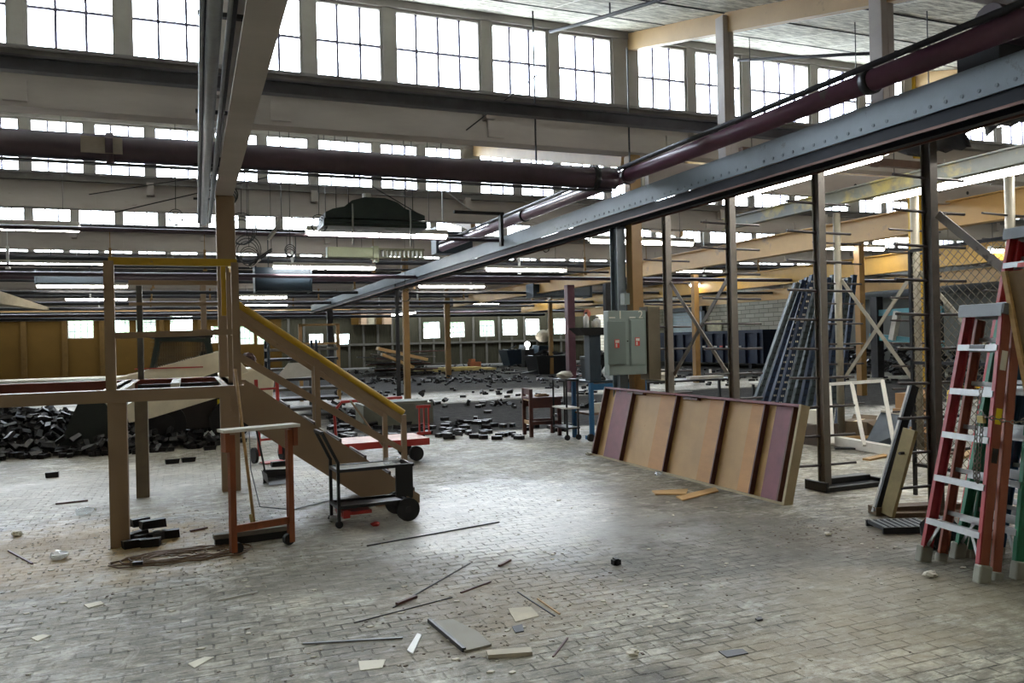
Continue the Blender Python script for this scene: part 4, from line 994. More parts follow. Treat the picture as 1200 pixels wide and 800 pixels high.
# ------------------------------------------------------------------ chair, bench, pedestal, trolley in the middle distance
t = thing('wooden_chair', 'square dark wooden chair with a low back standing on the pale floor edge', 'chair', (5.25, 12.35, 0), -.12)
for x, y, z in ((0, 0, .8), (0, .42, .8), (.5, .02, .62), (.5, .42, .62)): MB().box(x-.03, x+.03, y-.03, y+.03, 0, z).build('leg', BROWNW, t, bevel=.004)
MB().box(-.03, .55, -.04, .46, .62, .66).build('seat', BROWNW, t, bevel=.006)
MB().box(.03, .47, -.015, .015, .48, .62).box(.49, .51, .03, .4, .48, .62).box(.03, .47, .41, .43, .48, .62).build('apron', BROWNW, t)
MB().box(-.015, .015, .03, .4, .7, .8).build('back_slat', BROWNW, t); MB().box(-.02, .02, .03, .4, .6, .66).build('back_slat', WOOD, t)
for y in (0, .42): MB().box(.03, .47, y-.012, y+.012, .2, .26).build('stretcher', BROWNW, t)
MB().box(-.012, .012, .03, .4, .2, .26).build('stretcher', WOOD, t)
single(MB().box(-.1, .1, -.08, .08, 0, .03).box(-.06, .07, -.05, .06, .03, .045).xf(Matrix.Translation((5.52, 12.5, .66))), 'notepad', 'small grey pad lying on the dark wooden chair', 'pad', CARD)

B0 = G(685, 517)
t = thing('work_bench', 'blue-legged work bench with a dark top behind the leaning panel', 'bench', (5.82, 11.3, 0))
MB().box(0, 1.05, 0, .7, .92, .95).build('bench_top', DBLU, t, bevel=.004)
for x in (.04, 1.0):
    for y in (.04, .66): MB().box(x-.03, x+.03, y-.03, y+.03, 0, .92).build('leg', BLUE, t)
MB().box(.04, 1, .02, .05, .8, .9).build('apron', BLUE, t); MB().box(.04, 1, .1, .65, .4, .43).build('shelf', mat('shelf_brown', '5b4436', .6), t)
MB().bar((.1, .05, .1), (.9, .05, .38), .03, .05).build('brace', BLUE, t); MB().box(-.05, 1.1, .0, .1, .03, .09).build('base_rail', BLUE, t)
for x in (.0, .5): MB().tube([(x, -.02, .06), (x, .03, .06)], .06, 14).build('castor', RUB, t)
t = thing('tool_pedestal', 'tall dark blue steel pedestal carrying a tray of bottles', 'pedestal', (5.93, 11.4, .95))
MB().box(-.09, .11, -.08, .1, 0, .74).build('column', DBLU, t, bevel=.006)
MB().poly([(-.33,-.2,.84),(.3,-.2,.84),(.3,.2,.84),(-.33,.2,.84),(-.2,-.14,.72),(.2,-.14,.72),(.2,.14,.72),(-.2,.14,.72)], [(0,1,2,3),(4,5,6,7),(0,1,5,4),(1,2,6,5),(2,3,7,6),(3,0,4,7)]).build('tray', BLK, t)
TZ = 1.792
def bottle(name, label, x, y, z, r, h, mt, cap=None):
    t = thing(name, label, 'bottle', (x, y, z)); MB().tube([(0,0,0), (0,0,h*.68), (0,0,h*.8), (0,0,h*.88)], [r, r, r*.45, r*.4], 14).build('bottle_body', mt, t, smooth=True)
    MB().tube([(0,0,h*.88), (0,0,h)], r*.42, 10).build('cap', cap or mt, t)
bottle('spray_bottle', 'white plastic bottle on the pedestal tray', 5.78, 11.3, TZ, .045, .24, PLAST, BLK)
bottle('jug', 'small white jug with a dark lid on the pedestal tray', 5.98, 11.32, TZ, .06, .17, PLAST, BLK)
single(MB().tube([(0,0,0),(0,0,.1)], .05, 14).tube([(0.05,0,.02),(.08,0,.05),(.05,0,.08)], .008, 6).xf(Matrix.Translation((5.9, 11.25, TZ))), 'mug', 'white mug at the front of the pedestal tray', 'mug', WHT, smooth=True)
single(MB().sph((0,0,.1), .06, (1, 1, 1.3), 10, .1).tube([(0,0,0),(0,0,.1)], .04, 8).xf(Matrix.Translation((5.86, 11.42, TZ+.12))), 'orange_sponge', 'orange-pink tool end standing up behind the white bottle', 'tool', mat('pink_orange', 'c07058', .7))
for k, (x, y, w_, h, mt, lb) in enumerate(((6.02, 11.45, .22, .03, BLK, 'flat black box on the blue bench'), (6.3, 11.5, .3, .26, BAG, 'crumpled clear plastic bag on the blue bench'), (6.15, 11.75, .26, .3, BAG, 'white plastic bag at the back of the blue bench'),
                                       (6.62, 11.5, .2, .1, PAPER, 'crumpled pale wrapping at the right end of the blue bench'))):
    mb = MB().sph((0, 0, h/2), w_/2, (1, .8, h/w_), 12, .16, R) if k else MB().box(-w_/2, w_/2, -.1, .1, 0, h).box(-w_/2+.01, w_/2-.01, -.09, .09, h, h+.004)
    single(mb.xf(Matrix.Translation((x, y, .952))), 'plastic_bag' if k in (1, 2) else 'wrapping' if k else 'flat_box', lb, 'bag' if k in (1, 2) else 'box' if not k else 'wrapping', mt)
bottle('gas_bottle', 'slim blue gas bottle standing at the back of the bench', 6.2, 11.8, .952, .055, .45, BLUE, WHT)
single(MB().box(0, .3, 0, .2, 0, .1).box(.02, .28, .02, .18, .1, .14).xf(Matrix.Translation((6.0, 11.5, .432))), 'paper_box', 'open white box on the lower bench shelf', 'box', PAPER)
t = thing('wire_trolley', 'narrow black trolley with pale shelves left of the blue pedestal', 'trolley', tuple(G(665, 516)))
for x in (0, .2):
    for y in (0, .5): MB().tube([(x, y, .08), (x, y, .98)], .016, 8).build('upright', BLK, t)
for z, mt in ((.95, BLK), (.5, WHT), (.18, GRIL)): MB().box(-.02, .22, -.02, .52, z, z+.025).build('shelf', mt, t)
for x in (0, .2): MB().tube([(x, -.015, .045), (x, .015, .045)], .045, 14).build('castor', RUB, t)
single(MB().sph((0, 0, .06), .14, (1, .8, .45), 10, .2, R).xf(Matrix.Translation(G(665, 516)+Vector((.1, .25, .976)))), 'white_rag', 'crumpled white rag on top of the black trolley', 'rag', PAPER)
t = thing('side_table', 'dark narrow table behind the racks holding white wrapping', 'table', (7.1, 11.7, 0))
MB().box(0, 1.9, 0, .6, .84, .87).build('table_top', DARK, t)
for x in (.05, 1.85):
    for y in (.05, .55): MB().box(x-.02, x+.02, y-.02, y+.02, 0, .84).build('leg', DARK, t)
single(MB().sph((0, 0, .08), .26, (1.3, .7, .42), 14, .14, R).xf(Matrix.Translation((7.5, 11.95, .87))), 'white_wrapping', 'heap of white wrapping on the dark table right of the panel board', 'wrapping', PAPER)
single(MB().box(-.35, .35, -.06, .06, 0, .05).box(.1, .13, -.02, .02, .05, .16).xf(Matrix.Translation((8.4, 11.9, .87))), 'pale_bar', 'pale bar with a green clip on the dark table between rack posts', 'bar', WHT)
t = thing('small_table', 'low dark table with a white top left of the blue uprights', 'table', (9.5, 11.6, 0))
MB().box(0, .7, 0, .5, .72, .76).build('table_top', WHT, t)
for x in (.05, .62):
    for y in (.05, .45): MB().box(x-.02, x+.02, y-.02, y+.02, 0, .72).build('leg', BLK, t)

# ------------------------------------------------------------------ red platform truck behind the stair
t = thing('platform_truck', 'red platform truck with a pale worn deck behind the stair foot', 'truck', (1.75, 10.6, 0), .05)
MB().box(0, 1.25, 0, .7, .28, .31).build('deck', mat('worn_deck', 'c9a79a', .6, var=.2, spots=('8d3a33', 5, .58)), t)
MB().box(0, 1.25, -.015, .0, .22, .31).box(0, 1.25, .7, .715, .22, .31).box(1.25, 1.265, -.015, .715, .22, .31).build('deck_edge', REDM, t)
MB().tube([(.0, .02, .3), (-.02, .02, .75), (.08, .02, .86), (.9, .02, .88)], .02, 8).build('push_handle', REDM, t, smooth=True)
for x in (1.29, 1.36, 1.43): MB().bar((x, .5, .3), (x, .5, .72), .03, .015).build('stake', REDM, t)
MB().box(1.25, 1.46, .49, .51, .3, .34).box(1.25, 1.46, .49, .51, .68, .72).build('stake_rail', REDM, t)
for x in (.15, 1.1):
    for y in (.08, .62): MB().tube([(x, y-.03, .1), (x, y+.03, .1)], .1, 18).build('wheel', RUB, t)
t = thing('hand_truck', 'narrow upright red hand truck leaning beside the loader', 'hand truck', (.86, 11.6, 0), .3)
for x in (0, .3): MB().bar((x, 0, .1), (x+.03, .15, 1.15), .045, .03).build('upright', REDM, t)
for z in (.3, .65, 1.0): MB().box(.0, .32, .03+z*.1, .05+z*.1, z, z+.03).build('crosspiece', REDM, t)
MB().box(0, .3, -.2, .0, .01, .025).build('toe_plate', REDM, t)
for x in (-.05, .35): MB().tube([(x-.02, .06, .11), (x+.02, .06, .11)], .11, 16).build('wheel', RUB, t)
single(MB().box(0, 1.4, 0, .8, .0, .42).box(.1, 1.3, .05, .75, .42, .46).xf(Matrix.Translation((3.1, 15.6, 0))), 'metal_crate', 'grey-green metal crate behind the stair handrail', 'crate', mat('crate_grey', '6a6c60', .6, var=.15))
# dark shelving with stacked slats behind the stair
a = AY(316, 470, 19); b_ = AY(372, 470, 19)
t = thing('shelving_unit', 'dark rack of stacked steel slats seen through the stair railings', 'shelving', (a.x, 19, 0))
wd = b_.x-a.x
for x in (0, wd):
    for y in (0, .8): MB().box(x-.03, x+.03, y-.03, y+.03, 0, 1.75).build('upright', DBLU, t)
for k in range(7): MB().box(-.03, wd+.5, 0, .8, .12+k*.23, .18+k*.23).build('shelf', DARK if k % 2 else mat('shelf_grey', '55534d', .6), t)
single(MB().poly([(0,0,0),(1.0,0,.05),(1.1,0,.38),(.3,0,.36),(0,.03,0),(1.0,.03,.05),(1.1,.03,.38),(.3,.03,.36)], [(0,1,2,3),(7,6,5,4),(0,4,5,1),(1,5,6,2),(2,6,7,3),(3,7,4,0)]).bar((.2, .015, .0), (.8, .015, .38), .02, .04).xf(Matrix.Translation(AY(322, 442, 18.9)-Vector((0, 0, .05)))), 'pale_sheet', 'slanting pale sheet on the dark slat rack behind the stair', 'sheet', WHT)
a = AY(352, 400, 24); b_ = AY(396, 400, 24)
t = thing('wooden_frame_rack', 'tan open frame standing high behind the stair handrail', 'frame', (a.x, 24, 0)); wd = b_.x-a.x
for x in (0, wd): MB().box(x-.05, x+.05, -.05, .05, 0, 2.25).build('upright', TANY, t)
for z in (1.7, 2.25): MB().box(0, wd, -.05, .05, z-.06, z).build('crosspiece', TANY, t)
p = AY(368, 425, 22.0)
t = thing('fire_extinguisher', 'small red fire extinguisher near the column behind the stair', 'extinguisher', (p.x, 22, 1.0)); MB().tube([(0,0,0),(0,0,.36),(0,0,.42)], [.09,.09,.04], 12).build('tank', REDM, t, smooth=True); MB().box(-.03, .1, -.02, .02, .42, .47).build('valve', WHT, t)
single(MB().box(-.12, .12, 0, .12, 0, .9).box(-.2, .2, -.1, .14, .85, .97).xf(Matrix.Translation((p.x, 22.1, 0))), 'extinguisher_stand', 'grey stand under the red fire extinguisher', 'stand', DARK)

# ------------------------------------------------------------------ far clutter
p0 = G(437, 440); p1 = G(498, 438)
n_ = 0
t = None
for k in range(16):
    y = p0.y-1+q.uniform(0, 2.4); x0 = p0.x+q.uniform(-.6, .8); x1 = x0+q.uniform(2.2, 3.8); z = .05+k*.075; tilt = q.uniform(-.05, .25) if k > 8 else 0
    single(MB().bar((x0, y, z), (x1, y+q.uniform(-.5, .5), z-tilt), .5, .06), 'timber_board', ['dark','grey','black','brown'][k % 4]+' board in the far timber stack'+(', on its top' if k > 12 else ''), 'board', [DARK, BLK, mat('board_grey', '5c574e', .8), BROWNW][k % 4], group='boards in the far timber stack')
for k, (u0, v0, u1, v1, lb) in enumerate(((442, 408, 500, 421, 'upper'), (447, 415, 484, 430, 'lower'))):
    a = AY(u0, v0, p0.y-1.6); b_ = AY(u1, v1, p0.y-1.6); single(MB().bar(a, b_, .5, .14), 'pale_board', f'pale slanting board lying over the far timber stack, {lb} of two', 'board', PLY)
def bin_(name, label, cat, u0, u1, v0, vb, mt, dep=1.5):
    g0 = G((u0+u1)/2, vb); y = g0.y; a = AY(u0, vb, y); b_ = AY(u1, vb, y); top = AY((u0+u1)/2, v0, y).z
    w_ = b_.x-a.x
    mb = MB().poly([(.1*w_, .1, 0), (.9*w_, .1, 0), (.9*w_, dep-.1, 0), (.1*w_, dep-.1, 0), (0, 0, top*.8), (w_, 0, top*.8), (w_, dep, top*.8), (0, dep, top*.8)], [(0,3,2,1),(4,5,6,7),(0,1,5,4),(1,2,6,5),(2,3,7,6),(3,0,4,7)])
    for k in range(9): x = q.uniform(0, w_*.8); mb.bar((x, q.uniform(0, dep), top*.8), (x+q.uniform(.1, .25)*w_, q.uniform(0, dep), top*q.uniform(.8, 1.05)), .3, .08)
    return single(mb.xf(Matrix.Translation((a.x, y, 0))), name, label, cat, mt)
bin_('scrap_bin', 'dark scrap bin heaped with sheets before the far windows', 'bin', 594, 640, 405, 428, DBLU)
bin_('scrap_bin', 'black scrap bin left of the tool pedestal', 'bin', 629, 668, 411, 438, BLK)
bin_('scrap_bin', 'dark junk heap under the yellow girder, right of the black bin', 'bin', 700, 712, 413, 445, BLK)
a = G(556, 432); single(MB().box(-.35, .35, -.25, .25, 0, .42).box(-.3, .0, -.2, .2, .42, .6).xf(Matrix.Translation(a)), 'orange_crate', 'small orange-brown crate on the far floor', 'crate', mat('crate_orange', '9a5a36', .7))
a = G(537, 434); single(MB().box(-2.6, 2.0, -.9, .9, 0, .12).box(-1.8, 1.2, -.6, .6, .12, .2).xf(Matrix.Translation(a)), 'yellow_sheet', 'yellowish sheet lying flat in front of the orange crate', 'sheet', mat('sheet_yellow', 'b5a468', .7))
a = AY(637, 420, 46); t = thing('machine', 'far machine with pale head standing behind the scrap bins', 'machine', (a.x, 46, 0))
MB().box(-.5, .5, -.4, .4, 0, 1.3).build('machine_body', DBLU, t, bevel=.05); MB().sph((0, 0, 1.9), .5, (1, 1, .8), 12).bar((.2, 0, 2.1), (.7, 0, 2.5), .15, .15).build('machine_head', CREAM, t)
single(MB().sph((0, 0, .3), .17, (1, 1, 1), 14).tube([(0, 0, 0), (0, 0, .16)], .08, 8).xf(Matrix.Translation((AY(618, 404, 46).x, 46, 1.1))), 'round_lamp', 'small round white lamp left of the far machine', 'lamp', LED, smooth=True)
single(MB().box(-.3, .3, -.3, .3, 0, 1.1).xf(Matrix.Translation((AY(618, 404, 46).x, 46, 0))), 'lamp_stand', 'dark box under the round white lamp', 'stand', DARK, bevel=.03)
for k in range(10):
    u = q.uniform(560, 700); v = q.uniform(428, 455); a = G(u, v); L2 = q.uniform(1.5, 3.5)
    single(MB().bar((0, 0, .06), (L2, q.uniform(-.6, .6), .06+q.uniform(0, .3)), .2, .06).xf(Matrix.Translation(a)), 'loose_plank', 'loose dark plank lying on the far floor', 'plank', [DARK, BROWNW, mat('board_grey', '5c574e', .8)][k % 3], group='loose planks on the far floor')
for k in range(5):
    x = AY(418+k*9, 400, YF-.5).x; single(MB().box(-.35, .35, -.02, .02, 0, 3.2+.3*(k % 2)).xf(Matrix.Rotation(.05, 4, 'X') @ Matrix.Translation((x, YF-.35, .2)) ), 'leaning_sheet', f'pale plywood sheet leaning on the far siding, {ORD[k]} from the left', 'sheet', [OW, TAN, mat('sheet_dull', '7b745f', .8)][k % 3])

# dark blue container with reflectors by the block wall
t = thing('roll_off_container', 'dark blue steel container with red and white reflectors', 'container', (25.6, 31.5, 0))
MB().box(0, 2.6, 0, 11.5, .25, 1.75).box(-.08, 2.68, -.08, 11.58, 1.75, 1.9).build('container_body', mat('container_blue', '17233a', .5, .2), t)
rb = MB()
for k in range(13): MB().box(-.12, 0, .3+k*.9, .42+k*.9, .25, 1.75).build('rib', mat('container_blue', '17233a', .5, .2), t)
for k in range(8): MB().box(-.13, -.12, 1.5+k*.5, 1.75+k*.5, 1.05, 1.13).build('reflector', TIRED if k % 2 else WHT, t)
for y in (1, 10): MB().tube([(.0, y, .13), (.3, y, .13)], .13, 12).build('roller', RUB, t)
single(MB().box(-.03, .03, -.9, .9, 0, 1.5).xf(Matrix.Translation((XR-.05, 41.5, 1.1))), 'notice_board', 'pale notice board with brown patches on the block wall', 'board', mat('notice', 'c9bfa2', .8, var=.4, scale=2))
pipe('grey_air_duct', 'fat grey air duct along the top of the grey side wall', [(29.2, 16, 3.55), (29.2, 31, 3.55)], .38, DUCTG, 16)
t = thing('teal_lift_arm', 'teal barred steel arm unit in front of the grey side wall', 'lift arm', (22.5, 17.0, 1.5))
a = AX(1020, 366, 23); 
MB().bar(AX(1025, 367, 23)-Vector((22.5, 17, 1.5)), AX(1105, 362, 23)-Vector((22.5, 17, 1.5)), .12, .22).build('arm_bar', TEAL, t); MB().bar(AX(1020, 394, 23)-Vector((22.5, 17, 1.5)), AX(1105, 403, 23)-Vector((22.5, 17, 1.5)), .12, .22).build('arm_bar', TEAL, t)
MB().bar(AX(1052, 365, 22.9)-Vector((22.5, 17, 1.5)), AX(1046, 398, 22.9)-Vector((22.5, 17, 1.5)), .2, .2).build('white_link', WHT, t)
p = AX(1028, 400, 23)-Vector((22.5, 17, 1.5)); p2 = AX(1100, 430, 23)-Vector((22.5, 17, 1.5))
MB().bar((p.x, p.y, -1.5), (p.x, p.y, 1.4), .3, .3).build('mast', DARK, t); MB().bar((p2.x, p2.y, -1.5), (p2.x, p2.y, 1.4), .25, .25).build('mast', DARK, t)

# ------------------------------------------------------------------ overhead equipment
t = thing('extractor_hood', 'dark green-black ribbed extractor hood hanging above the bright lamp', 'hood', (2.0, 12.7, 3.52))
pr_ = [(0, .08), (0, .16), (.12, .22), (.3, .26), (.42, .36), (.62, .42), (.95, .42), (1.15, .36), (1.28, .26), (1.45, .22), (1.6, .16), (1.6, .08)]
MB().prism([Vector((x, 0, z)) for x, z in pr_], (0, 0, 0), (0, .7, 0)).build('hood_shell', GRNH, t)
for z in (0, .055): MB().box(-.03, 1.63, -.02, .72, z-.05, z).build('rib', GRNH, t)
MB().tube([(.72, .3, .42), (.72, .3, .53)], .07, 10).build('outlet', WHT, t)
for x, z0 in ((.42, -.35), (1.35, -.35)):
    MB().tube([(x, -.03, z0), (x, -.03, .3)], .014, 6).build('support_rod', ALU, t)
for x in (.42, 1.35): MB().tube([(x, .3, .2), (x, .3, roof_z(13)-3.52)], .008, 6).build('hanger_rod', DARK, t)
t = thing('busway_box', 'pale green electrical busway box hanging left of the blue-grey rail', 'busway', (2.45, 15.5, 3.28))
MB().box(0, .95, -.1, .1, 0, .19).build('casing', PALEG, t, bevel=.004); MB().box(.87, .97, -.13, .13, -.02, .22).box(.9, .92, -.1, .1, -.08, 0).box(.96, .98, -.1, .1, -.08, 0).build('end_flange', PALEG, t)
mb = MB().box(.97, 1.9, -.08, .08, .15, .19).box(.97, 1.9, -.08, .08, 0, .02)
for k in range(11): mb.box(1.0+k*.085, 1.03+k*.085, -.07, .07, .02, .15)
mb.build('bus_bars', mat('busbar', '6f7058', .5, .3), t)
for x in (.2, 1.7): MB().tube([(x, 0, .19), (x, 0, roof_z(15.5)-3.28)], .008, 6).build('hanger_rod', DARK, t)
def dark_duct(u0, u1, v, y, h, lb, mt=DBLU):
    a = AY(u0, v, y); b_ = AY(u1, v, y); mb = MB().box(0, b_.x-a.x, -.3, .3, 0, h).box(-.04, .0, -.34, .34, -.03, h+.03).box(b_.x-a.x, b_.x-a.x+.04, -.34, .34, -.03, h+.03)
    z = min(a.z, b_.z)
    for x in (.3, b_.x-a.x-.3): mb.tube([(x, 0, h), (x, 0, max(h+.05, roof_z(y)-z))], .012, 6)
    single(mb.xf(Matrix.Translation((a.x, y, z))), 'dark_duct', lb, 'duct', mt)
dark_duct(45, 120, 332, 24, .3, 'dark blue duct hanging between the left lamps')
dark_duct(300, 362, 341, 20.5, .55, 'dark duct hanging low behind the stair post')
dark_duct(622, 688, 348, 27, .45, 'dark duct left of the maroon column under the yellow girder')
dark_duct(560, 700, 328, 30, .1, 'thin dark tray behind the yellow girder', DARK)
a = AY(-10, 348, 22); b_ = AY(55, 362, 24)
single(MB().bar(a, b_, .35, .3, w2=.12, h2=.08), 'canvas_duct', 'pale crumpled duct slanting down at the left edge', 'duct', mat('canvas', '9a8f78', .8, var=.2))
# unlit reflector fittings hanging askew
for (u, v, u2, v2, y, lb) in ((330, 258, 314, 278, 12.5, 'unlit reflector lamp hanging askew left of the hood'), (318, 292, 292, 310, 15.5, 'unlit dark reflector hanging askew lower down')):
    a = AY(u, v, y); b_ = AY(u2, v2, y); t = thing('hanging_reflector', lb, 'lamp', a); d = b_-a
    MB().bar((0,0,0), d, .22, .03).bar(Vector((0,-.05,-.03)), d+Vector((0,-.05,-.03)), .03, .04).build('reflector', ALU if y < 14 else DARK, t)
    MB().tube([(0,0,0), (0,0,roof_z(y)-a.z)], .006, 5).build('wire', DARK, t)
    MB().tube([d*.5+Vector((0,-.05,-.05)), d+Vector((0,-.05,-.05))], .02, 8).build('tube', WHT, t)
# loops of cable hanging from the pipes
for k, (u, v, rr, y) in enumerate(((283, 268, .22, 12.8), (290, 292, .2, 13.0), (374, 262, .13, 12.8), (340, 293, .08, 13), (268, 228, .1, 9.9), (206, 254, .12, 15), (475, 345, .16, 20), (292, 300, .16, 15.2), (640, 290, .12, 22), (600, 300, .15, 22))):
    c = AY(u, v, y); mb = MB()
    for j in range(3):
        r_ = rr*(1-.12*j); mb.tube([c+Vector((r_*math.cos(a_), .02*j, r_*1.1*math.sin(a_)-.02*j)) for a_ in [2*PI*i/18 for i in range(19)]], .007, 5, cap=False)
    mb.tube([c+Vector((0, 0, rr)), c+Vector((.02, 0, roof_z(y)-c.z))], .006, 5)
    single(mb, 'cable_loop', f'coil of dark cable hanging {["left of the hood","lower left of the hood","just left of the bright lamp","under the bright lamp left end","on the left girder column top","over the left window row","above the rail far end","beside the dark reflector","over the lamp by the maroon column","above the lamp by the maroon column"][k]}', 'cable', RUB)
for k, (a, b_, lb) in enumerate((((2.0, 12, 4.3), (3.4, 12.2, 3.6), 'left of the hood'), ((-1.5, 15, 4.2), (1.5, 15.2, 4.9), 'in front of the left windows'), ((4.2, 9.3, 5.0), (3.2, 9.35, 4.2), 'near the thick pipe'), ((-1, 13, 3.6), (1.2, 13.3, 4.3), 'over the platform'))):
    single(MB().tube([a, b_], .009, 5), 'slack_wire', f'thin slack wire crossing {lb}', 'wire', DARK)
t = thing('jib_bracket', 'thin steel jib bracket right of the extractor hood', 'bracket', AY(518, 224, 13)); o_ = AY(518, 224, 13)
MB().tube([(0,0,-.5), (0,0,.05), (.55,0,-.32)], .014, 6).build('strut', ALU, t); MB().bar((.2,0,-.34), (1.1,0,-.34), .06, .05).build('jib_arm', DARK, t)
MB().bar((1.05,0,-.34), (1.05,0,-.9), .1, .05).build('drop_plate', DARK, t); MB().tube([(0,0,0),(0,0,roof_z(13)-o_.z)], .01, 6).build('hanger_rod', DARK, t)
o_ = AY(495, 300, 17); t = thing('control_box', 'dark steel box fixed over the blue-grey rail', 'box', (5.3, 17.6, 3.62)); MB().box(-.1, .75, -.2, .2, 0, .5).build('box_body', DBLU, t, bevel=.01); MB().box(-.12, -.1, -.2, .2, 0, .6).build('side_plate', RAILM, t)
single(MB().box(0, .3, 0, .34, 0, .2).poly([(0,0,.2),(.3,0,.2),(.3,.34,.2),(0,.34,.2),(.08,.06,.24),(.24,.06,.24),(.24,.28,.24),(.08,.28,.24)], [(0,1,5,4),(1,2,6,5),(2,3,7,6),(3,0,4,7),(4,5,6,7)]).xf(Matrix.Translation((5.42, 4.04, 3.54))), 'black_box', 'black steel box sitting on the near end of the blue-grey rail', 'box', mat('black_box', '17191f', .6))
# torn dark sheet hanging under the near end of the rail
top = [(985, 162), (1040, 148), (1090, 130), (1150, 108), (1215, 85)]; bot = [(988, 172), (1040, 180), (1090, 180), (1128, 176), (1150, 160), (1175, 148), (1215, 138)]
g_ = MB(); vs = []; NX, NZ = 24, 8
def ip(L__, f):
    f *= len(L__)-1; i = min(int(f), len(L__)-2); f -= i; return (L__[i][0]*(1-f)+L__[i+1][0]*f, L__[i][1]*(1-f)+L__[i+1][1]*f)
for j in range(NZ+1):
    for i in range(NX+1):
        a = ip(top, i/NX); b_ = ip(bot, i/NX); f = j/NZ; jag = (q.uniform(-4, 4) if j == NZ else 0)
        u = a[0]*(1-f)+b_[0]*f; v = a[1]*(1-f)+b_[1]*f+jag; p = AX(u, v, 5.95+.35*f+.07*math.sin(i*.9+j*.7)); vs.append(p)
fs = [(j*(NX+1)+i, j*(NX+1)+i+1, (j+1)*(NX+1)+i+1, (j+1)*(NX+1)+i) for j in range(NZ) for i in range(NX) if not (j > 5 and i in (14, 15, 16))]
g_.poly(vs, fs); o = single(g_, 'torn_sheet', 'torn dark sheet of metal hanging under the near end of the rail', 'sheet', mat('torn_sheet', '2b2a30', .5, .2, var=.3, spots=('5c3f36', 3, .62)), smooth=True)
o.modifiers.new('thickness', 'SOLIDIFY').thickness = .008
single(MB().box(6.5, 11.5, 8.3, 8.38, 3.88, 3.98).box(8.6, 8.72, 8.26, 8.3, 3.85, 4.0), 'brown_beam', 'brown horizontal beam behind the torn sheet', 'beam', mat('brown_steel', '5b453c', .6))
t = thing('lower_beam', 'tan lower beam with bolt holes hung under the nearest clerestory beam', 'beam', (6.0, 9.72, 3.72))
MB().box(0, 14, 0, .1, 0, .36).build('beam_face', TANB, t)
for k in range(12): MB().tube([(2.6+k*.9+(k % 2)*.25, -.008, .2), (2.6+k*.9+(k % 2)*.25, 0, .2)], .03, 8).build('bolt_hole', DARK, t)

# ------------------------------------------------------------------ things beside the rack on the right
t = thing('window_sash', 'pale empty window frame leaning behind the black-footed rack post', 'frame', (8.0, 8.1, 0))
def fp(u, v, x): return AX(u, v, x)-Vector((8.0, 8.1, 0))
TL, TR, BR, BL, ML, MB_ = fp(972, 450, 8.6), fp(1034, 446, 8.6), fp(1048, 522, 8.2), fp(976, 520, 8.2), fp(998, 448, 8.6), fp(1013, 522, 8.2)
for a, b_ in ((TL, TR), (TR, BR), (ML, MB_), (TL, BL)): MB().bar(a, b_, .045, .045).build('frame_bar', WHT, t)
def carton(label, x, y, z, w_, d, h, rz, mt=CARD, flap=True):
    t = thing('cardboard_box', label, 'box', (x, y, z), rz)
    MB().box(-w_/2, w_/2, -d/2, d/2, 0, h).build('carton', mt, t)
    if flap:
        MB().poly([(-w_/2,-d/2,h),(w_/2,-d/2,h),(w_/2+.03,-d/2-.1,h-.08),(-w_/2,-d/2-.1,h-.06)], [(0,1,2,3)]).poly([(w_/2,-d/2,h),(w_/2,d/2,h),(w_/2+.1,d/2,h+.06),(w_/2+.1,-d/2,h+.05)], [(0,1,2,3)]).build('flap', mt, t)
        MB().box(-w_/2+.02, w_/2-.02, -.03, .03, h, h+.003).build('tape', mat('tape', 'c2ab7c', .4), t)
carton('upright brown carton behind the leaning pale frame', 9.7, 8.7, 0, .4, .35, .5, .2)
carton('brown carton stacked on top behind the leaning plank', 9.75, 8.72, .5, .36, .32, .22, .1)
carton('open carton full of scrap right of the pale frame', 9.3, 8.15, 0, .5, .4, .32, -.3)
carton('low grey-brown carton at the foot of the pale frame', 9.3, 9.3, 0, .45, .35, .3, .5, mat('dull_card', '6e5f4c', .8))
carton('pale small box on the scrap heap behind the rack post', 8.5, 9.3, .3, .2, .18, .2, .1, PAPER, False)
carton('dark carton under the small pale box', 8.5, 9.3, 0, .4, .4, .3, .1, mat('dark_card', '4a4038', .8), False)
t = thing('sheet_metal', 'bent grey sheet of metal leaning on the cartons', 'sheet', (8.9, 8.2, 0)); a = AX(1032, 478, 9.0)-Vector((8.9, 8.2, 0))
MB().poly([(-.3,.35,.01),(.25,-.1,.01),(.35,-.25,.42),(.0,.3,.5),(-.3,.35,.02),(.25,-.1,.02),(.35,-.25,.43),(.0,.3,.51)], [(0,1,2,3),(7,6,5,4),(0,4,5,1),(1,5,6,2),(2,6,7,3),(3,7,4,0)]).build('sheet', mat('sheet_steel', '5d6670', .35, .5), t); MB().tube([(.25,-.1,.02),(.35,-.25,.43),(.0,.3,.52)], .02, 6).build('rolled_edge', WHT, t)
for k, (x, y, l, r_, mt) in enumerate(((8.3, 7.9, .9, .3, WOOD), (8.9, 7.7, .7, -.2, BROWNW), (9.3, 7.5, .8, .5, WOOD), (7.8, 8.4, .5, .9, WHT), (9.6, 7.6, .6, 1.2, CARD), (8.6, 8.5, .8, -.6, DARK), (7.5, 8.7, .3, .2, PAPER), (9.0, 9.2, .9, .1, BROWNW))):
    single(MB().box(-l/2, l/2, -.05, .05, 0, .025).xf(Matrix.Translation((x, y, .0+.001*k)) @ Matrix.Rotation(r_, 4, 'Z')), 'scrap_piece', ['pale wood offcut in front of the pale frame','dark brown offcut right of the pale frame','wood offcut by the open carton','white plastic offcut near the rack foot','cardboard scrap below the cartons','dark strip under the pale frame','crumpled paper scrap left of the pale frame','brown strip behind the dark carton'][k], 'scrap', mt)
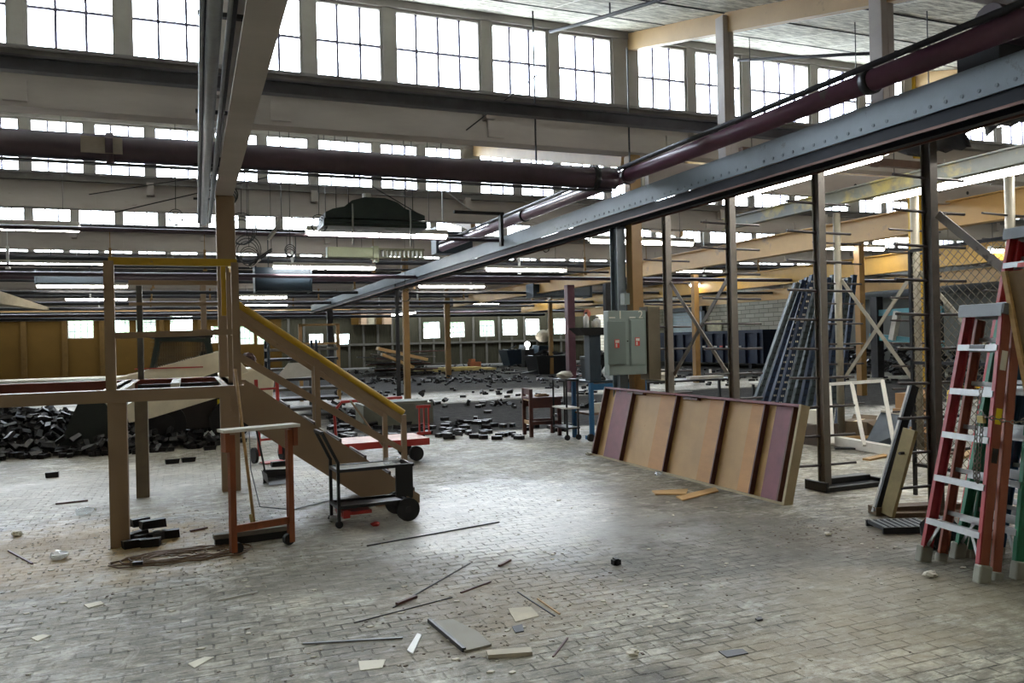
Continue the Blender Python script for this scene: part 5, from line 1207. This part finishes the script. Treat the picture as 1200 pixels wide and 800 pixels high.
a = G(930, 512); b_ = G(1105, 546); single(MB().bar(a+Vector((0, 0, .07)), b_+Vector((0, 0, .07)), .12, .13), 'white_floor_beam', 'long white beam lying on the floor behind the rack', 'beam', WHT, bevel=.005)
a = G(990, 520, 0); single(MB().bar(a+Vector((0,.1,.08)), G(1068, 522)+Vector((0,.1,.13)), .08, .03).bar(a+Vector((.3,.3,.03)), G(1060, 516)+Vector((0,.2,.03)), .08, .03), 'thin_planks', 'two thin planks lying on the white floor beam', 'planks', WOOD)
pipe('yellow_hoop', 'yellow bent tube hoop standing among the cartons', [(9.9, 8.3, 0), (9.95, 8.3, .75), (10.05, 8.2, .82), (10.3, 8.0, .8), (10.35, 7.95, 0)], .018, YEL, 8, cat='tube')
a = G(1029, 604); b_ = AX(1072, 452, 6.0); t = thing('leaning_channel', 'long dark channel with a white edge leaning on the rusty rack post', 'channel', a)
MB().bar((0, 0, .03), b_-a, .02, .09, upv=(1, 0, 0)).build('channel_web', BLK, t); MB().bar((-.03, .03, .03), b_-a+Vector((-.03, .03, 0)), .02, .02).build('channel_edge', WHT, t)
a = G(1040, 606); b_ = AX(1067, 503, 5.75); single(MB().bar(a+Vector((0, 0, .02)), b_, .035, .13, upv=(0, 1, 0)), 'leaning_plank', 'chipped tan plank leaning beside the dark channel', 'plank', mat('old_plank', '8f8058', .7, var=.25, spots=('4a3f2b', 6, .6)))
a = G(1022, 603); single(MB().bar((a.x, a.y, .04), (a.x+.75, a.y-.25, .05), .14, .07).bar((a.x+.05, a.y-.12, .02), (a.x+.75, a.y-.4, .02), .1, .04), 'floor_timbers', 'pair of short brown timbers on the floor under the leaning plank', 'timber', mat('brown_timber', '5c4a35', .7, var=.3))
a = G(1026, 622); t = thing('metal_grating', 'small dark metal grating lying flat by the front ladder', 'grating', a, -.35)
MB().bar((0,-.12,.03), (.42,-.12,.03), .02, .05).bar((0,.16,.03), (.42,.16,.03), .02, .05).build('grating_side', BLK, t)
for k in range(16): MB().bar((.01+k*.027, -.12, .045), (.01+k*.027, .16, .045), .006, .03).build('grating_bar', ALU if k % 2 else GRIL, t)
single(MB().sph((0, 0, .12), .16, (1, .7, .8), 12, .18, R).xf(Matrix.Translation(G(1102, 650)+Vector((.12, .1, 0)))), 'black_bag', 'black plastic bag on the floor under the front ladder', 'bag', BLK)

# ------------------------------------------------------------------ litter on the near floor
def flat(u, v, name, label, cat, mt, pts, h=.006, rz=0, curl=0):
    p = G(u, v); n_ = len(pts); mb = MB(); M = Matrix.Rotation(rz, 4, 'Z')
    lo = [M @ Vector((x, y, .001+curl*((x+y) % .1))) for x, y in pts]; hi = [a+Vector((0, 0, h)) for a in lo]
    mb.poly(lo+hi, [tuple(range(n_-1, -1, -1)), tuple(range(n_, 2*n_))]+[(i, (i+1) % n_, n_+(i+1) % n_, n_+i) for i in range(n_)])
    return single(mb.xf(Matrix.Translation(p)), name, label, cat, mt)
def quad(u_v, name, label, cat, mt, h=.006, z=0):
    P = [G(u, v) for u, v in u_v]; n_ = len(P); lo = [p+Vector((0, 0, z+.001)) for p in P]; hi = [p+Vector((0, 0, h+z)) for p in P]
    return single(MB().poly(lo+hi, [tuple(range(n_-1, -1, -1)), tuple(range(n_, 2*n_))]+[(i, (i+1) % n_, n_+(i+1) % n_, n_+i) for i in range(n_)]), name, label, cat, mt)
DUST = mat('dusty_board', '8b877b', .7, var=.1)
quad([(505, 730), (545, 765), (576, 757), (560, 742), (530, 727)], 'hardboard_sheet', 'grey dusty hardboard sheet with a dark edge on the near floor', 'board', DUST, .012)
single(MB().bar(G(503, 729)+Vector((0,0,.012)), G(544, 764)+Vector((0,0,.012)), .02, .022), 'dark_strip', 'thin dark strip along the edge of the grey hardboard', 'strip', BLK)
quad([(570, 766), (622, 762), (624, 768), (572, 772)], 'torn_paper', 'crumpled pale strip right of the grey hardboard', 'paper', mat('crumpled', 'b5ad9c', .8), .02)
quad([(595, 713), (622, 711), (632, 722), (604, 729)], 'paper_scrap', 'square beige paper scrap above the crumpled strip', 'paper', mat('beige_scrap', 'b9b19d', .8), .004)
quad([(477, 763), (489, 743), (494, 745), (484, 767)], 'plastic_strip', 'short white toothed plastic strip left of the hardboard', 'strip', PLAST, .008)
quad([(420, 775), (452, 773), (448, 783), (422, 786)], 'paper_scrap', 'pale flat scrap at the bottom centre of the floor', 'paper', PAPER, .004)
quad([(220, 778), (240, 770), (251, 770), (228, 783)], 'paper_scrap', 'white torn scrap low on the floor left of the centre', 'paper', PAPER, .004)
quad([(600, 735), (612, 732), (614, 740), (604, 742)], 'dark_flake', 'small dark flake below the beige paper scrap', 'flake', DARK, .006)
quad([(36, 748), (50, 744), (60, 745), (44, 752)], 'paper_scrap', 'white curled scrap near the lower left floor', 'paper', PAPER, .006)
quad([(98, 709), (118, 705), (122, 708), (104, 713)], 'paper_scrap', 'thin white scrap in the lower left dust', 'paper', PAPER, .006)
quad([(842, 764), (870, 761), (877, 766), (852, 771)], 'black_flake', 'black tar patch flake on the lower right floor', 'flake', BLK, .006)
quad([(885, 726), (892, 724), (894, 727), (888, 728)], 'black_flake', 'tiny black flake on the right floor', 'flake', BLK, .01)
quad([(792, 583), (838, 572), (842, 576), (800, 587)], 'wood_offcut', 'tan offcut lying in front of the leaning panel', 'offcut', PLY, .014)
quad([(764, 576), (806, 574), (804, 580), (768, 580)], 'wood_offcut', 'second tan offcut left of the first, by the leaning panel', 'offcut', PLY, .014)
STK = [((355, 755), (472, 748), .012, 'long thin metal rod lying on the near floor', SILV), ((461, 712), (551, 660), .008, 'thin dark stick reaching up from the dust', DARK), ((415, 730), (530, 700), .007, 'long dark wire lying in the dust', DARK),
       ((540, 695), (575, 682), .012, 'dark splinter in the brown dust', BROWNW), ((585, 664), (598, 657), .02, 'short brown wood splinter at the edge of the shiny patch', BROWNW), ((465, 709), (488, 700), .022, 'brown bent splinter left of the dust', BROWNW),
       ((630, 702), (656, 720), .01, 'pale straw-like stick right of the beige scrap', WOOD), ((607, 694), (650, 722), .008, 'dark thin stick crossing the pale one', DARK), ((648, 770), (665, 748), .009, 'thin stick low right of the crumpled strip', BROWNW),
       ((256, 704), (302, 694), .012, 'white thin strip on the floor below the trestle', WHT), ((10, 646), (38, 661), .015, 'wooden stick at the left edge in the yellow dust', BROWNW), ((65, 591), (103, 587), .02, 'dark bar on the floor left of the platform leg', BROWNW),
       ((430, 640), (585, 612), .012, 'dark straight seam strip running toward the cart', DARK), ((223, 623), (243, 619), .02, 'wood chip right of the platform leg blocks', BROWNW)]
for a, b_, w_, lb, mt in STK: single(MB().bar(G(*a)+Vector((0, 0, w_*.4)), G(*b_)+Vector((0, 0, w_*.4)), w_, w_*.7), 'thin_stick' if 'stick' in lb or 'splinter' in lb else 'strip', lb, 'stick', mt)
t = thing('plastic_bottle', 'clear empty plastic bottle lying on the floor left of the platform leg', 'bottle', G(90, 604)); d = G(108, 601)-G(90, 604)
MB().tube([(0,0,.035), d*.75+Vector((0,0,.035)), d+Vector((0,0,.035)), d*1.15+Vector((0,0,.035))], [.034, .036, .015, .013], 12).build('bottle_body', CLEARP, t, smooth=True); MB().tube([d*1.15+Vector((0,0,.035)), d*1.25+Vector((0,0,.035))], .015, 10).build('cap', PLAST, t)
for u, v, lb, mt, r_ in ((68, 655, 'crumpled clear wrapper in the yellow dust', BAG, .06), (393, 611, 'crumpled clear plastic under the black cart', BAG, .06), (772, 557, 'clear plastic cup at the foot of the leaning panel', CLEARP, .045), (440, 616, 'small red and white wrapper right of the cart wheel', REDM, .035), (1090, 676, 'white crumpled tissue in front of the ladder', PAPER, .04),
                         (970, 627, 'small white crumb on the floor before the rack foot', PAPER, .025), (742, 768, 'white crumpled scrap right of the dust', PAPER, .03), (20, 628, 'white twisted scrap at the left edge', PAPER, .04), (690, 533, 'pale lump at the near left corner of the panel', PAPER, .04)):
    single(MB().sph((0, 0, r_*.5), r_, (1.2, .9, .55), 10, .3, R).xf(Matrix.Translation(G(u, v))), 'crumpled_scrap', lb, 'scrap', mt)
# brown extension cord lying in loops
pts = []; cx = G(212, 652)
for i in range(220):
    a_ = i*.23; rr = .26+.1*math.sin(i*.071)+.05*math.sin(i*.33); pts.append((cx.x+.09*math.sin(i*.11)+rr*1.25*math.cos(a_), cx.y+.03*math.cos(i*.09)+rr*.52*math.sin(a_), .008+.004*(i % 3)))
t = thing('extension_cord', 'brown extension cord lying in loose loops between the leg and the trestle', 'cord', (cx.x, cx.y, 0))
MB().tube([Vector(p)-Vector((cx.x, cx.y, 0)) for p in pts], .006, 5).build('cord', CORD, t, smooth=True)
MB().box(-.33, -.26, -.15, -.11, 0, .03).build('plug', BLK, t)
pipe('grey_cable', 'thin grey cable hanging from the platform and curling on the floor', [(.52, 8.3, 1.0), (.53, 8.3, .4), (.6, 8.2, .05), (.9, 8.1, .01), (1.3, 8.4, .01)], .006, SILV, 6, cat='cable')
# dust chips and crumbs: nobody could count them
q = random.Random(21); mb = MB(); mb2 = MB()
for k in range(1300):
    c = q.choice(((1.9, 4.6, 1.0, .7), (-.9, 7.2, 1.3, 1.1), (0, 6.3, 1.4, .6), (3.5, 4.6, 2.6, 1.8), (1.2, 4.2, 1.4, .6), (4.8, 5.2, .7, .5), (1, 8.2, 2, 1)))
    x, y = q.gauss(c[0], c[2]*.6), q.gauss(c[1], c[3]*.6)
    if y < 2.4: continue
    r_ = q.uniform(.002, .0065); a_ = q.uniform(0, PI); M = Matrix.Translation((x, y, 0)) @ Matrix.Rotation(a_, 4, 'Z')
    tgt = mb if q.random() < .6 else mb2; kk = len(tgt.v); tgt.box(-r_*q.uniform(1, 3), r_, -r_, r_, 0, r_*.6); tgt.xf(M, kk)
single(mb, 'litter_crumbs', 'pale wood crumbs and dust chips strewn over the near floor', 'litter', mat('crumb', '9c9483', .8, var=.3), kind='stuff')
single(mb2, 'litter_crumbs', 'dark wood chips and dirt strewn over the near floor', 'litter', mat('crumb_dark', '5a4c3e', .8, var=.3), kind='stuff')
q = random.Random(33); mb = MB()
for k in range(190):
    x, y = q.choice(((q.gauss(1.8, .9), q.gauss(4.6, .6)), (q.uniform(-1.5, 5), q.uniform(3.3, 7.5)), (q.gauss(-.8, .8), q.gauss(6.8, .7))))
    if y < 3: continue
    r_ = q.uniform(.006, .02); P = [Vector((x+r_*q.uniform(.5, 1.6)*math.cos(a_), y+r_*q.uniform(.4, 1.1)*math.sin(a_), 0)) for a_ in (0, 1.1, 2.2, 3.3, 4.3, 5.3)]
    mb.prism(P, (0, 0, 0), (0, 0, .005))
single(mb, 'litter_flakes', 'pale plaster and paper flakes strewn over the near floor', 'litter', mat('flake_pale', 'c9c4b4', .8, var=.25), kind='stuff')
# trees outside the far windows
for k, (x, y, h) in enumerate(((-8, 66, 5), (-2.5, 68, 4.5), (4, 67, 4), (17, 70, 5), (23, 68, 4.6))):
    t = thing('tree', f'green tree outside the far windows, {ORD[k]} from the left', 'tree', (x, y, -.25)); MB().tube([(0,0,0),(0,0,h*.5)], .2, 8).build('trunk', BROWNW, t)
    mb = MB()
    for j in range(9): mb.sph((q.uniform(-1.8, 1.8), q.uniform(-1, 1), h*.45+q.uniform(0, h*.5)), q.uniform(.8, 1.5), (1, 1, .8), 9, .2, q)
    mb.build('crown', TREE, t)
